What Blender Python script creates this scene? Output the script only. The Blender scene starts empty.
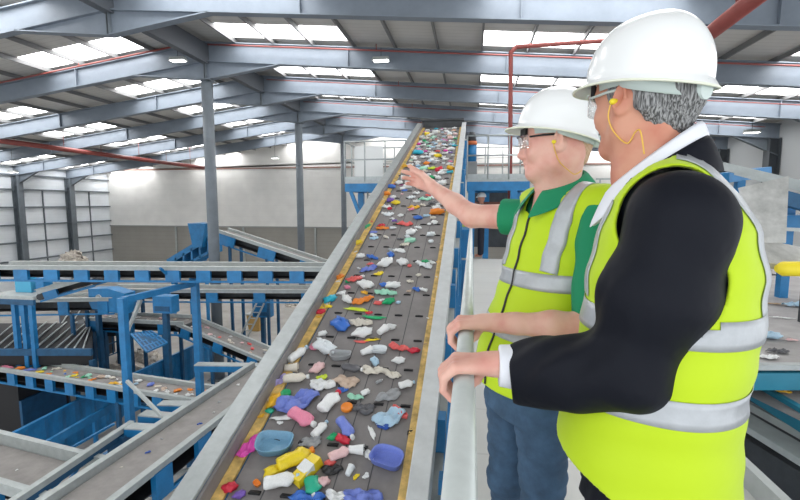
import bpy, math, random
import numpy as np
from mathutils import Vector, Matrix
from mathutils.bvhtree import BVHTree
random.seed(7)
COL = bpy.context.scene.collection
PI = math.pi
V = Vector
# ------------------------------------------------------------------ camera model
F = 450.0
PSI = math.radians(9.05); PIT = math.atan(47/450)
cs, sn, cp, sp = math.cos(PSI), math.sin(PSI), math.cos(PIT), math.sin(PIT)
RT = V((cs, sn, 0)); FW = V((-sn*cp, cs*cp, -sp)); UP = V((-sn*sp, cs*sp, cp)); CAM = V((0, 0, 1.5))
def at(x, y, X=None, Y=None, Z=None, D=None):
    r = FW + RT*((x-400)/F) + UP*((250-y)/F)
    if X is not None: t = (X-CAM.x)/r.x
    elif Y is not None: t = (Y-CAM.y)/r.y
    elif Z is not None: t = (Z-CAM.z)/r.z
    else: t = D
    return CAM + r*t
cam = bpy.data.cameras.new('camera'); cam.lens = 36*F/800; cam.sensor_width = 36
co = bpy.data.objects.new('camera', cam); COL.objects.link(co)
M = Matrix((RT, UP, -FW)).transposed().to_4x4(); M.translation = CAM; co.matrix_world = M
cam.clip_end = 300; cam.clip_start = 0.05
cam.dof.use_dof = False
bpy.context.scene.camera = co
# ------------------------------------------------------------------ materials
MATS = {}
def mat(name, col, rough=.5, metal=0, var=0, scale=8, bump=0, bscale=60, coat=0, spec=.5, emit=0, trans=0, alpha=1, sub=0, sheen=0):
    if name in MATS: return MATS[name]
    m = bpy.data.materials.new(name); m.use_nodes = True; nt = m.node_tree; N = nt.nodes; L = nt.links
    b = N['Principled BSDF']
    c = (*col, 1)
    b.inputs['Base Color'].default_value = c
    b.inputs['Roughness'].default_value = rough; b.inputs['Metallic'].default_value = metal
    b.inputs['Coat Weight'].default_value = coat; b.inputs['Specular IOR Level'].default_value = spec
    if sheen: b.inputs['Sheen Weight'].default_value = sheen
    if trans: b.inputs['Transmission Weight'].default_value = trans
    if alpha < 1: b.inputs['Alpha'].default_value = alpha
    if sub:
        b.inputs['Subsurface Weight'].default_value = sub; b.inputs['Subsurface Radius'].default_value = (.012, .005, .003)
        b.inputs['Subsurface Scale'].default_value = 1
    if emit:
        b.inputs['Emission Color'].default_value = c; b.inputs['Emission Strength'].default_value = emit
    if var:
        tc = N.new('ShaderNodeTexCoord'); n = N.new('ShaderNodeTexNoise'); n.inputs['Scale'].default_value = scale
        n.inputs['Detail'].default_value = 5; n.inputs['Roughness'].default_value = .65
        mr = N.new('ShaderNodeMapRange'); mr.inputs[1].default_value = .3; mr.inputs[2].default_value = .7
        mr.inputs[3].default_value = 1-var; mr.inputs[4].default_value = 1+var*.5
        mx = N.new('ShaderNodeVectorMath'); mx.operation = 'SCALE'; mx.inputs[0].default_value = col
        L.new(tc.outputs['Object'], n.inputs['Vector']); L.new(n.outputs['Fac'], mr.inputs[0]); L.new(mr.outputs[0], mx.inputs['Scale'])
        L.new(mx.outputs[0], b.inputs['Base Color'])
    if bump:
        tc = N.new('ShaderNodeTexCoord'); n2 = N.new('ShaderNodeTexNoise'); n2.inputs['Scale'].default_value = bscale; n2.inputs['Detail'].default_value = 3
        bp = N.new('ShaderNodeBump'); bp.inputs['Strength'].default_value = bump; bp.inputs['Distance'].default_value = .01
        L.new(tc.outputs['Object'], n2.inputs['Vector']); L.new(n2.outputs['Fac'], bp.inputs['Height']); L.new(bp.outputs[0], b.inputs['Normal'])
    MATS[name] = m
    return m
def ribbed(name, col, axis, period, dark=.75, rough=.6, width=.12):
    """sheet with fine lines every period metres along an axis"""
    if name in MATS: return MATS[name]
    m = mat(name, col, rough); nt = m.node_tree; N = nt.nodes; L = nt.links; b = N['Principled BSDF']
    tc = N.new('ShaderNodeTexCoord'); sx = N.new('ShaderNodeSeparateXYZ'); L.new(tc.outputs['Object'], sx.inputs[0])
    mm = N.new('ShaderNodeMath'); mm.operation = 'MULTIPLY'; mm.inputs[1].default_value = 1/period; L.new(sx.outputs[axis], mm.inputs[0])
    fr = N.new('ShaderNodeMath'); fr.operation = 'FRACT'; L.new(mm.outputs[0], fr.inputs[0])
    lt = N.new('ShaderNodeMath'); lt.operation = 'LESS_THAN'; lt.inputs[1].default_value = width; L.new(fr.outputs[0], lt.inputs[0])
    n = N.new('ShaderNodeTexNoise'); n.inputs['Scale'].default_value = .9; n.inputs['Detail'].default_value = 4; L.new(tc.outputs['Object'], n.inputs['Vector'])
    mr = N.new('ShaderNodeMapRange'); mr.inputs[3].default_value = .88; mr.inputs[4].default_value = 1.1; L.new(n.outputs['Fac'], mr.inputs[0])
    mx = N.new('ShaderNodeMix'); mx.data_type = 'FLOAT'; mx.inputs[2].default_value = 1; mx.inputs[3].default_value = dark; L.new(lt.outputs[0], mx.inputs[0])
    pm = N.new('ShaderNodeMath'); pm.operation = 'MULTIPLY'; L.new(mx.outputs[0], pm.inputs[0]); L.new(mr.outputs[0], pm.inputs[1])
    vm = N.new('ShaderNodeVectorMath'); vm.operation = 'SCALE'; vm.inputs[0].default_value = col; L.new(pm.outputs[0], vm.inputs['Scale'])
    L.new(vm.outputs[0], b.inputs['Base Color'])
    return m
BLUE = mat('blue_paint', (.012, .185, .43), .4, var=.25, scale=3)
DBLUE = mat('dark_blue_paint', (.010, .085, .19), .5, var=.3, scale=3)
TEAL = mat('teal_paint', (.015, .20, .30), .45, var=.15, scale=3)
GALV = mat('galvanised_steel', (.42, .45, .45), .42, .35, var=.15, scale=9, bump=.05)
RAILG = mat('pale_grey_rail', (.43, .46, .45), .5, .1, var=.15, scale=6)
STEEL = mat('beam_paint', (.205, .24, .285), .55, var=.12, scale=1.5)
COLM = mat('column_paint', (.16, .185, .21), .5, var=.15, scale=2)
DSTEEL = mat('dark_steel', (.05, .055, .06), .6, var=.4, scale=4)
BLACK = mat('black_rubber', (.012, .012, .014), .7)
BELT = mat('belt_rubber', (.215, .20, .195), .75, var=.18, scale=5, bump=.06)
BELT2 = mat('dusty_belt', (.30, .28, .265), .8, var=.2, scale=3)
REDP = mat('red_pipe_paint', (.27, .06, .05), .45, var=.15, scale=4)
YEL = mat('yellow_skirt', (.74, .50, .16), .6, var=.5, scale=11)
CONC = mat('concrete', (.36, .345, .32), .85, var=.25, scale=.6, bump=.1, bscale=8)
# ------------------------------------------------------------------ mesh builder
class MB:
    def __init__(s): s.v = []; s.f = []; s.m = []; s.mats = []; s.sm = []
    def mi(s, m):
        if m not in s.mats: s.mats.append(m)
        return s.mats.index(m)
    def add(s, vs, fs, m, smooth=False):
        o = len(s.v); s.v += [tuple(v) for v in vs]; i = s.mi(m)
        for f in fs: s.f.append([o+k for k in f]); s.m.append(i); s.sm.append(smooth)
        return s
    def hexa(s, p, m):
        return s.add(p, [(0,3,2,1), (4,5,6,7), (0,1,5,4), (1,2,6,5), (2,3,7,6), (3,0,4,7)], m)
    def box(s, a, b, m):
        (x0,y0,z0),(x1,y1,z1) = a, b
        x0,x1 = min(x0,x1),max(x0,x1); y0,y1 = min(y0,y1),max(y0,y1); z0,z1 = min(z0,z1),max(z0,z1)
        return s.hexa([(x0,y0,z0),(x1,y0,z0),(x1,y1,z0),(x0,y1,z0),(x0,y0,z1),(x1,y0,z1),(x1,y1,z1),(x0,y1,z1)], m)
    def beam(s, p, q, w, h, m, up=V((0,0,1)), ou=0, os=0):
        """box along p->q; w sideways, h along up; ou/os offset the centre"""
        p, q = V(p), V(q); d = (q-p).normalized(); sd = d.cross(up)
        if sd.length < 1e-4: sd = V((1,0,0))
        sd.normalize(); u = sd.cross(d).normalized()
        P = []
        for c in (p, q):
            c = c + u*ou + sd*os
            P += [c-sd*w/2-u*h/2, c+sd*w/2-u*h/2, c+sd*w/2+u*h/2, c-sd*w/2+u*h/2]
        return s.add(P, [(0,1,2,3), (7,6,5,4), (0,4,5,1), (1,5,6,2), (2,6,7,3), (3,7,4,0)], m)
    def tube(s, pts, r, m, n=10, cap=True):
        pts = [V(p) for p in pts]; rr = r if isinstance(r, (list, tuple)) else [r]*len(pts)
        up = V((0,0,1)); vs = []; 
        d0 = (pts[1]-pts[0]).normalized()
        if abs(d0.dot(up)) > .95: up = V((1,0,0))
        sd = d0.cross(up).normalized()
        for i, p in enumerate(pts):
            if i == 0: d = pts[1]-pts[0]
            elif i == len(pts)-1: d = pts[-1]-pts[-2]
            else: d = (pts[i+1]-p).normalized() + (p-pts[i-1]).normalized()
            d.normalize(); sd = (sd - d*sd.dot(d)).normalized(); u = sd.cross(d)
            for k in range(n):
                a = 2*PI*k/n; vs.append(p + sd*(rr[i]*math.cos(a)) + u*(rr[i]*math.sin(a)))
        fs = []
        for i in range(len(pts)-1):
            for k in range(n): fs.append((i*n+k, i*n+(k+1)%n, (i+1)*n+(k+1)%n, (i+1)*n+k))
        s.add(vs, fs, m, True)
        if cap: 
            o = len(s.v)-len(vs); i = s.mi(m)
            s.f.append([o+k for k in range(n)][::-1]); s.m.append(i); s.sm.append(False)
            s.f.append([o+len(vs)-n+k for k in range(n)]); s.m.append(i); s.sm.append(False)
        return s
    def prism(s, outline, off, m):
        """outline: list of 3d points (planar); off: extrusion vector"""
        n = len(outline); a = [V(p) for p in outline]; b = [p+V(off) for p in a]
        s.add(a+b, [tuple(range(n))[::-1], tuple(range(n, 2*n))] + [(i, (i+1)%n, n+(i+1)%n, n+i) for i in range(n)], m)
        return s
    def build(s, name, parent=None, bevel=0, subdiv=0, solid=0):
        me = bpy.data.meshes.new(name); me.from_pydata(s.v, [], s.f)
        for m in s.mats: me.materials.append(m)
        me.polygons.foreach_set('material_index', s.m); me.polygons.foreach_set('use_smooth', s.sm); me.update()
        o = bpy.data.objects.new(name, me); COL.objects.link(o)
        if parent:
            o.parent = parent
            if parent.type == 'EMPTY' or True:
                mw = parent.matrix_basis.copy(); par = parent.parent
                while par: mw = par.matrix_basis @ mw; par = par.parent
                me.transform(mw.inverted())
        if bevel:
            b = o.modifiers.new('bevel', 'BEVEL'); b.width = bevel; b.segments = 2; b.limit_method = 'ANGLE'
        if subdiv:
            b = o.modifiers.new('subd', 'SUBSURF'); b.levels = subdiv; b.render_levels = subdiv
        return o
def tag(o, label, cat, group=None, kind=None):
    o['label'] = label; o['category'] = cat
    if group: o['group'] = group
    if kind: o['kind'] = kind
    return o
def thing(name, label, cat, loc=(0,0,0), group=None):
    o = bpy.data.objects.new(name, None); COL.objects.link(o); o.location = loc; o.empty_display_size = .1
    return tag(o, label, cat, group)
def struct(name, mb): 
    o = mb.build(name); o['kind'] = 'structure'; return o
FZ = -7.0
# ------------------------------------------------------------------ shell
RX = -12.0; XL = -42.0; XR = 18.0; YB = 47.0; YF = -4.0
BAY = [14+5.5*i for i in range(-2, 6)]                  # rafters; first one in view is at 14
def rtop(X): return 8.88-(.128*(RX-X) if X < RX else .085*(X-RX))
SKY = mat('skylight_sheet', (1, 1, 1), .5, emit=8.0)
ROOF = ribbed('roof_sheet', (.58, .565, .54), 1, .333, .86)
struct('floor', MB().box((XL, -6, FZ-.2), (XR, YB, FZ), CONC))
WALLC = ribbed('cream_cladding', (.86, .85, .82), 2, .6, .955, width=.06)
WALLW = ribbed('white_cladding', (.80, .84, .88), 2, .35, .95, width=.1)
BLK = ribbed('block_wall', (.36, .345, .31), 2, .45, .9, width=.08)
w = MB()
w.box((XL, YB, FZ), (XR, YB+.2, -.9), BLK)
w.box((XL, YB-.05, -1.1), (XR, YB+.2, 5.3), WALLC)
w.prism([(XL, YB, 5.3), (XR, YB, 5.3), (XR, YB, rtop(XR)), (RX, YB, rtop(RX)), (XL, YB, rtop(XL))], (0, .2, 0), WALLC)
struct('wall_back', w)
struct('trim_1', MB().box((XL, YB-.12, 5.22), (XR, YB-.05, 5.36), mat('rust_trim', (.30, .17, .14), .6)))
struct('trim_2', MB().box((XL, YB-.14, -1.22), (XR, YB-.05, -1.08), mat('grey_trim', (.33, .34, .33), .6)))
struct('wall_left', MB().box((XL-.2, 6, FZ), (XL, YB, rtop(XL)), WALLW))
struct('wall_right', MB().box((XR, 14, FZ), (XR+.2, YB, rtop(XR)), mat('right_cladding', (.50, .52, .53), .6)))
# roof with openings for the rooflights
groups = [(-41.5, -36.1), (-30.7, -25.3), (-19.9, -14.5), (-10.5, -5.1), (.3, 5.7), (11.1, 16.5)]
xs = sorted(set([XL-.2, RX, XR+.2] + [g for gg in groups for g in gg])); r = MB(); wi = 0
Y0s = [-2.5, 3] + [b for b in BAY]
ys = [YF]
for b in BAY: ys += [b+3.65, b+5.25]
ys = [y for y in ys if y < YB] + [YB+.2]
def in_sky(xa, xb, ya, yb):
    xm, ym = (xa+xb)/2, (ya+yb)/2
    return any(g0 < xm < g1 for g0, g1 in groups) and any(b+3.65 < ym < b+5.25 for b in BAY)
for i in range(len(xs)-1):
    for j in range(len(ys)-1):
        a, b, c, d = xs[i], xs[i+1], ys[j], ys[j+1]
        if in_sky(a, b, c, d): continue
        r.hexa([(a,c,rtop(a)),(b,c,rtop(b)),(b,d,rtop(b)),(a,d,rtop(a)),(a,c,rtop(a)+.08),(b,c,rtop(b)+.08),(b,d,rtop(b)+.08),(a,d,rtop(a)+.08)], ROOF)
struct('ceiling', r)
PUR = mat('purlin_paint', (.20, .20, .20), .6)
for b in BAY:
    c, d = b+3.65, b+5.25
    if d > YB: continue
    for g0, g1 in groups:
        wi += 1; m = MB()
        for q in range(3):
            a = g0+q*1.8+.04; e = a+1.72
            m.hexa([(a,c+.03,rtop(a)+.02),(e,c+.03,rtop(e)+.02),(e,d-.03,rtop(e)+.02),(a,d-.03,rtop(a)+.02),(a,c+.03,rtop(a)+.05),(e,c+.03,rtop(e)+.05),(e,d-.03,rtop(e)+.05),(a,d-.03,rtop(a)+.05)], SKY)
        for X in (g0, g0+1.8, g0+3.6, g1):
            m.box((X-.04, c, rtop(X)-.03), (X+.04, d, rtop(X)+.05), RAILG)
        struct('window_%d' % wi, m)
# purlins
px = [.3+1.8*k for k in range(-7, 10)] + [-14.5-1.8*k for k in range(0, 16)] + [-12.7]
for X in sorted(px):
    if X < XL or X > XR: continue
    z = rtop(X); side = 'left-hand' if X < RX else 'right-hand'
    tag(MB().box((X-.035, 0, z-.2), (X+.035, YB, z-.01), PUR).build('roof_purlin'),
        'dark thin steel purlin running lengthwise under the %s roof slope' % side, 'roof beam', 'roof purlins of the %s slope' % side)
ordn = ['nearest', 'second nearest', 'third nearest', 'fourth nearest', 'fifth nearest', 'farthest']
vis = [b for b in BAY if b >= 14]
for i, b in enumerate(vis):
    t = thing('roof_beam', '%s grey-blue steel roof frame spanning the hall%s' % (ordn[i], ', cut by the top edge of the picture' if i == 0 else ''), 'roof beam', (RX, b, rtop(RX)-.2))
    for X1 in (XL+.05, XR-.05):
        m = MB(); z0, z1 = rtop(RX)-.2, rtop(X1)-.2; D = .82
        m.hexa([(RX,b-.012,z0-D),(X1,b-.012,z1-D),(X1,b+.012,z1-D),(RX,b+.012,z0-D),(RX,b-.012,z0),(X1,b-.012,z1),(X1,b+.012,z1),(RX,b+.012,z0)], STEEL)
        for zo in (0, -D):
            m.hexa([(RX,b-.16,z0+zo-.02),(X1,b-.16,z1+zo-.02),(X1,b+.16,z1+zo-.02),(RX,b+.16,z0+zo-.02),(RX,b-.16,z0+zo+.02),(X1,b-.16,z1+zo+.02),(X1,b+.16,z1+zo+.02),(RX,b+.16,z0+zo+.02)], STEEL)
        n = int(abs(X1-RX)//6)
        for k in range(1, n+1):
            X = RX+(X1-RX)*k/(n+.5); z = z0+(z1-z0)*k/(n+.5)
            m.box((X-.015, b-.14, z-D+.02), (X+.015, b+.14, z-.02), STEEL)
        m.build('rafter', t)
        sg = 1 if X1 > RX else -1
        h = MB(); Xa = RX+sg*3.6; za = rtop(Xa)-.2-D
        h.prism([(RX, b-.012, z0-D), (Xa, b-.012, za), (RX, b-.012, z0-D-.8)], (0, .024, 0), STEEL)
        h.hexa([(RX,b-.16,z0-D-.82),(Xa,b-.16,za-.02),(Xa,b+.16,za-.02),(RX,b+.16,z0-D-.82),(RX,b-.16,z0-D-.78),(Xa,b-.16,za+.02),(Xa,b+.16,za+.02),(RX,b+.16,z0-D-.78)], STEEL)
        h.box((RX-.02*sg, b-.16, z0-D-.8), (RX+.04*sg, b+.16, z0), COLM)
        h.build('haunch', t)
        Xe = X1-sg*2.6; ze = rtop(Xe)-.2-D
        h = MB(); h.prism([(X1, b-.012, z1-D), (Xe, b-.012, ze), (X1, b-.012, z1-D-1.0)], (0, .024, 0), COLM)
        h.hexa([(X1,b-.14,z1-D-1.02),(Xe,b-.14,ze-.02),(Xe,b+.14,ze-.02),(X1,b+.14,z1-D-1.02),(X1,b-.14,z1-D-.98),(Xe,b-.14,ze+.02),(Xe,b+.14,ze+.02),(X1,b+.14,z1-D-.98)], COLM)
        h.build('haunch', t)
def hcol(name, X, Y, z0, z1, w, m, label, group=None, par=None):
    b = MB(); b.box((X-w/2, Y-w/2, z0), (X-w/2+.03, Y+w/2, z1), m); b.box((X+w/2-.03, Y-w/2, z0), (X+w/2, Y+w/2, z1), m)
    b.box((X-w/2, Y-.015, z0), (X+w/2, Y+.015, z1), m)
    b.box((X-w*.75, Y-w*.75, z0), (X+w*.75, Y+w*.75, z0+.04), m)
    return tag(b.build(name), label, 'column', group)
def rcol(X, Y, label):
    b = MB(); z1 = rtop(X)-1.84; b.tube([(X, Y, FZ), (X, Y, z1)], .25, COLM, 14); b.box((X-.4, Y-.4, FZ), (X+.4, Y+.4, FZ+.05), COLM); b.box((X-.3, Y-.3, z1-.03), (X+.3, Y+.3, z1), COLM)
    tag(b.build('steel_column'), label, 'column')
rcol(RX, 19.5, 'tall round grey steel column standing nearest, left of the rising conveyor')
rcol(RX, 30.5, 'slimmer looking grey steel column behind the nearest one, beside the rising belt')
rcol(RX, 41.5, 'farthest grey middle column, partly hidden by the left access platform')
for i, Y in enumerate(vis):
    zt = rtop(XL)-1.0
    hcol('wall_column', XL+.36, Y, FZ, zt, .6, COLM, {3: 'dark grey wall column on the left wall, nearer of the two in view', 4: 'dark grey wall column on the left wall close to the far corner'}.get(i, 'dark grey wall column on the left wall outside the left edge'), None if 3 <= i < 5 else 'left wall columns beyond the picture edge')
    hcol('wall_column', XR-.36, Y, FZ, rtop(XR)-1.0, .6, mat('dark_column_paint', (.07, .08, .09), .5), 'dark steel column against the right-hand wall', 'right wall columns')
for z in (4.1, 2.75, 1.1, -.55, -2.2, -3.9):
    tag(MB().box((XL+.02, 8, z-.07), (XL+.2, YB, z+.07), COLM).build('wall_girt'), 'grey horizontal sheeting rail along the white left wall at %s' % {4.1: 'the very top', 2.75: 'second height from the top', 1.1: 'third height from the top', -.55: 'fourth height from the top', -2.2: 'fifth height, just above the conveyors', -3.9: 'the lowest height'}[z], 'wall rail')
for k, Y in enumerate((33.2, 38.7, 44.2)):
    tag(MB().box((XL+.01, Y-.05, FZ), (XL+.1, Y+.05, 2.75), COLM).build('wall_mullion'), 'thin grey vertical rail between two left wall columns', 'wall rail', 'thin uprights of the left wall')
for X in (-33.5, -25.2, -16.8):
    tag(MB().box((X-.09, YB-.2, FZ), (X+.09, YB-.05, -1.2), RAILG).build('wall_post'), 'pale slim post on the concrete lower part of the back wall', 'post', 'pale posts of the back wall')
# ------------------------------------------------------------------ pipes and lamps
def pipe(name, pts, r, label, hang=()):
    t = thing(name, label, 'pipe', pts[0]); MB().tube(pts, r, REDP, 12).build('pipe_run', t)
    for p in hang:
        MB().tube([p, (p[0], p[1], rtop(p[0])-.2)], .02, REDP, 6).build('hanger', t)
    return t
a = at(-20, 138, Y=24); b = at(205, 168, Y=42)
pipe('sprinkler_pipe', [a, b], .17, 'thick red-brown sprinkler pipe slanting down across the left roof', [a+(b-a)*k for k in (.1, .27, .42, .6, .75, .9)])
a = at(-10, 84, Y=17.3); b = at(160, 46, Y=19)
pipe('sprinkler_pipe', [(-24, 18.9, rtop(-24)-.35), (-13, 18.9, rtop(-13)-.35)], .04, 'thin red pipe under the nearest left skylights', [(-18, 18.9, rtop(-18)-.35)])
for i, Y in enumerate((17.9, 23.6, 29.2, 34.8)):
    z = lambda X: rtop(X)-.45
    pipe('sprinkler_pipe', [(-11.5, Y+1, z(-11.5)), (17, Y+1, z(17))], .035 if i == 0 else .024, 'thin red sprinkler pipe below the right roof slope, %s row' % ordn[i], [(-4, Y+1, z(-4)), (8, Y+1, z(8))])
e = at(511, 47, Y=13.6); f = at(511, 195, Y=13.6); g = at(602, 42, Y=13.6)
g2 = at(668, 56, Y=13.5)
tag(MB().box((RX-.16, 8, rtop(RX)-1.12), (RX+.16, YB-.2, rtop(RX)-.28), mat('ridge_girder_paint', (.10, .11, .125), .6)).build('ridge_girder'), 'dark lengthwise girder joining the tops of the middle columns', 'roof beam')
pipe('riser_pipe', [(f.x, f.y, 0), (e.x, e.y, e.z-.15), (e.x+.15, e.y, e.z), (g.x+1.6, g.y, g.z+.05)], .065, 'upright red pipe with an elbow beyond the far platform')
a = at(700, 41, Y=8.2); b = at(768, -12, Y=6.2)
a0 = at(660, 72, Y=9.8)
pipe('feed_pipe', [a0, b], .11, 'thick red pipe slanting up above the nearer man into the top right', [a0+(b-a0)*.8])
LAMP = mat('lamp_lens', (1, 1, .97), .4, emit=7)
def lamp(x, y, Y, label):
    p = at(x, y, Y=Y); t = thing('high_bay_lamp', label, 'lamp', p)
    MB().box(p+V((-.30, -.14, -.05)), p+V((.30, .14, -.02)), LAMP).build('lamp_lens', t)
    m = MB(); m.hexa([p+V((-.36,-.18,-.03)), p+V((.36,-.18,-.03)), p+V((.36,.18,-.03)), p+V((-.36,.18,-.03)), p+V((-.32,-.1,.12)), p+V((.32,-.1,.12)), p+V((.32,.1,.12)), p+V((-.32,.1,.12))], RAILG)
    m.build('housing', t)
    MB().tube([p+V((0,0,.12)), V((p.x, p.y, rtop(p.x)-.3))], .012, DSTEEL, 5).build('cable', t)
for a in [(178, 60, 18.3, 'white high-bay lamp beside the top of the nearest column'), (381, 60, 19.0, 'white high-bay lamp hanging above the middle of the rising belt'), (13, 172, 30, 'white high-bay lamp low by the left wall'), (88, 156, 40, 'small white lamp under the sprinkler pipe at far left'), (107, 157, 40, 'small white lamp right of another under the sprinkler pipe'),
          (275, 158, 40, 'small white lamp before the back wall between the two columns'), (752, 132, 26, 'white lamp hanging before the right-hand wall')]: lamp(*a)
# ------------------------------------------------------------------ main inclined belt
TA = .3477
def mz(Y): return -.156+TA*(Y-2.354)
MN = V((0, -TA, 1)).normalized(); MD = V((0, 1, TA)).normalized()
def onbelt(x, y, h=0):
    r = FW + RT*((x-400)/F) + UP*((250-y)/F)
    t = (mz(0)+h-1.5)/(r.z-TA*r.y)
    return CAM+r*t
Y0, Y1 = -.6, 13.4
main = thing('inclined_conveyor', 'long wide conveyor rising from the bottom edge to the far platform, strewn with plastic litter', 'conveyor', (-.85, Y0, mz(Y0)))
def strip(name, x0, x1, h0, h1, m, bev=0, ya=Y0, yb=Y1):
    b = MB(); P = [(x0,ya,mz(ya)+h0),(x1,ya,mz(ya)+h0),(x1,yb,mz(yb)+h0),(x0,yb,mz(yb)+h0),(x0,ya,mz(ya)+h1),(x1,ya,mz(ya)+h1),(x1,yb,mz(yb)+h1),(x0,yb,mz(yb)+h1)]
    return b.hexa(P, m).build(name, main, bev)
bb = MB(); ya, yb = Y0, Y1
bb.hexa([(-1.37,ya,mz(ya)-.05),(-.36,ya,mz(ya)-.05),(-.36,yb,mz(yb)-.05),(-1.37,yb,mz(yb)-.05),(-1.37,ya,mz(ya)),(-.36,ya,mz(ya)),(-.36,yb,mz(yb)),(-1.37,yb,mz(yb))], BELT)
SEAM = mat('belt_seam', (.07, .07, .072), .8)
for X in (-1.17, -.97, -.77, -.57):
    bb.beam((X, ya, mz(ya)), (X, yb, mz(yb)), .007, .003, SEAM)
bb.build('belt', main)
cl = MB(); k = 0; Y = 1.2
while Y < 13.2:
    for c in range(5):
        X = -1.25+.195*c+(.03 if k % 2 else 0)
        W = .085 if Y > 6 else .07
        p = V((X, Y, mz(Y)))
        cl.add([p+V((-W/2,0,0)), p+V((W/2,0,0)), p+V((W/2,0,0))+MN*.014, p+V((0,.004,0))+MN*.02, p+V((-W/2,0,0))+MN*.014, p+V((-W/2,.03,0.01)), p+V((W/2,.03,.01))],
               [(0,1,2,3,4), (4,3,2,6,5), (0,4,5), (1,6,2)], BLACK)
    Y += .36; k += 1
cleats = cl.build('belt_cleats', main); cleats['kind'] = 'stuff'
# left rail: flat flange, inner web and rust-yellow skirt
strip('side_rail', -1.61, -1.475, .115, .145, GALV, .006)
strip('side_web', -1.475, -1.455, -.02, .115, mat('web_steel', (.26, .25, .25), .55, .2, var=.2, scale=6))
strip('skirt_strip', -1.455, -1.385, -.01, .012, YEL)
strip('side_rail', -.325, -.205, .10, .13, mat('right_rail_grey', (.52, .54, .54), .5, .1, var=.12, scale=8), .006)
strip('side_web', -.325, -.315, -.02, .10, mat('web_steel', (.26, .25, .25)))
strip('skirt_strip', -.385, -.325, -.005, .012, YEL)
strip('frame_panel', -1.60, -1.57, -.42, .12, BLUE)
strip('frame_panel', -.23, -.215, -.18, .10, RAILG)
strip('lower_chord', -.24, -.17, -.42, -.34, RAILG)
strip('return_belt', -1.3, -.36, -.34, -.32, BLACK)
for Y in [.4+.9*i for i in range(14)]:
    MB().box((-.23, Y-.07, mz(Y)-.75), (-.16, Y+.07, mz(Y)-.12), BLUE).build('bracket', main)
    MB().tube([(-1.4, Y, mz(Y)-.1), (-.3, Y, mz(Y)-.1)], .05, DSTEEL, 8).build('idler', main)
for Y in (2.2, 5.4, 8.6, 11.8):
    for X in (-1.58, -.24):
        MB().box((X-.06, Y-.06, FZ), (X+.06, Y+.06, mz(Y)-.2), BLUE).build('leg', main)
    MB().beam((-1.58, Y, mz(Y)-2.2), (-.24, Y, mz(Y)-1), .06, .06, BLUE).build('brace', main)
m = MB(); m.box((-1.44, 13.36, mz(13.4)-.25), (-.33, 13.5, mz(13.4)+.20), DSTEEL); m.box((-1.5, 13.3, mz(13.4)+.18), (-.27, 13.6, mz(13.4)+.23), DSTEEL); m.build('head_cover', main)
m = MB(); m.tube([(-1.4, 13.3, mz(13.3)-.12), (-.36, 13.3, mz(13.3)-.12)], .12, DSTEEL, 16); m.build('head_drum', main)
# ------------------------------------------------------------------ walkway + handrail
wk = thing('walkway', 'pale grey steel walkway the two men stand on beside the rising belt', 'walkway', (.7, 5, 0))
WK = ribbed('walkway_plate', (.58, .58, .56), 1, .6, .88, .6, .03)
MB().box((.03, -1.2, -.05), (1.45, 12.3, 0), WK).build('deck', wk)
for X in (.0, 1.45): MB().box((X, -1.2, -.22), (X+.05, 12.3, .12), RAILG).build('kick_plate', wk)
for Y in [-.5+1.6*i for i in range(9)]:
    MB().box((-.18, Y-.05, -.32), (1.45, Y+.05, -.22), BLUE).build('cross_beam', wk)
for Y in [.3+3.2*i for i in range(4)]:
    for X in (.08, 1.38): MB().box((X-.06, Y+.1, FZ), (X+.06, Y+.22, -.22), BLUE).build('leg', wk)
RZ = 1.1; RR = .0235
hr = thing('handrail', 'light grey tubular handrail both men rest a hand on', 'handrail', (-.014, 0, 0))
MB().tube([(-.012, -1.1, RZ), (-.012, 12.3, RZ)], RR, mat('rail_tube', (.62, .66, .64), .38, .25, var=.1, scale=12), 20).build('top_rail', hr)
MB().tube([(-.012, -1.1, .55), (-.012, 12.3, .55)], .018, RAILG, 12).build('middle_rail', hr)
for Y in [-.9+1.65*i for i in range(9)]:
    MB().tube([(-.012, Y, -.2), (-.012, Y, RZ-.01)], .019, RAILG, 12).build('post', hr)
hr2 = thing('handrail', 'grey handrail on the far side of the walkway, behind the men', 'handrail', (1.475, 0, 0))
for z in (.55, 1.1): MB().tube([(1.475, 3.4, z), (1.475, 12.3, z)], .02, RAILG, 12).build('rail', hr2)
for Y in [3.4+1.48*i for i in range(7)]: MB().tube([(1.475, Y, .12), (1.475, Y, 1.1)], .019, RAILG, 12).build('post', hr2)
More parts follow.
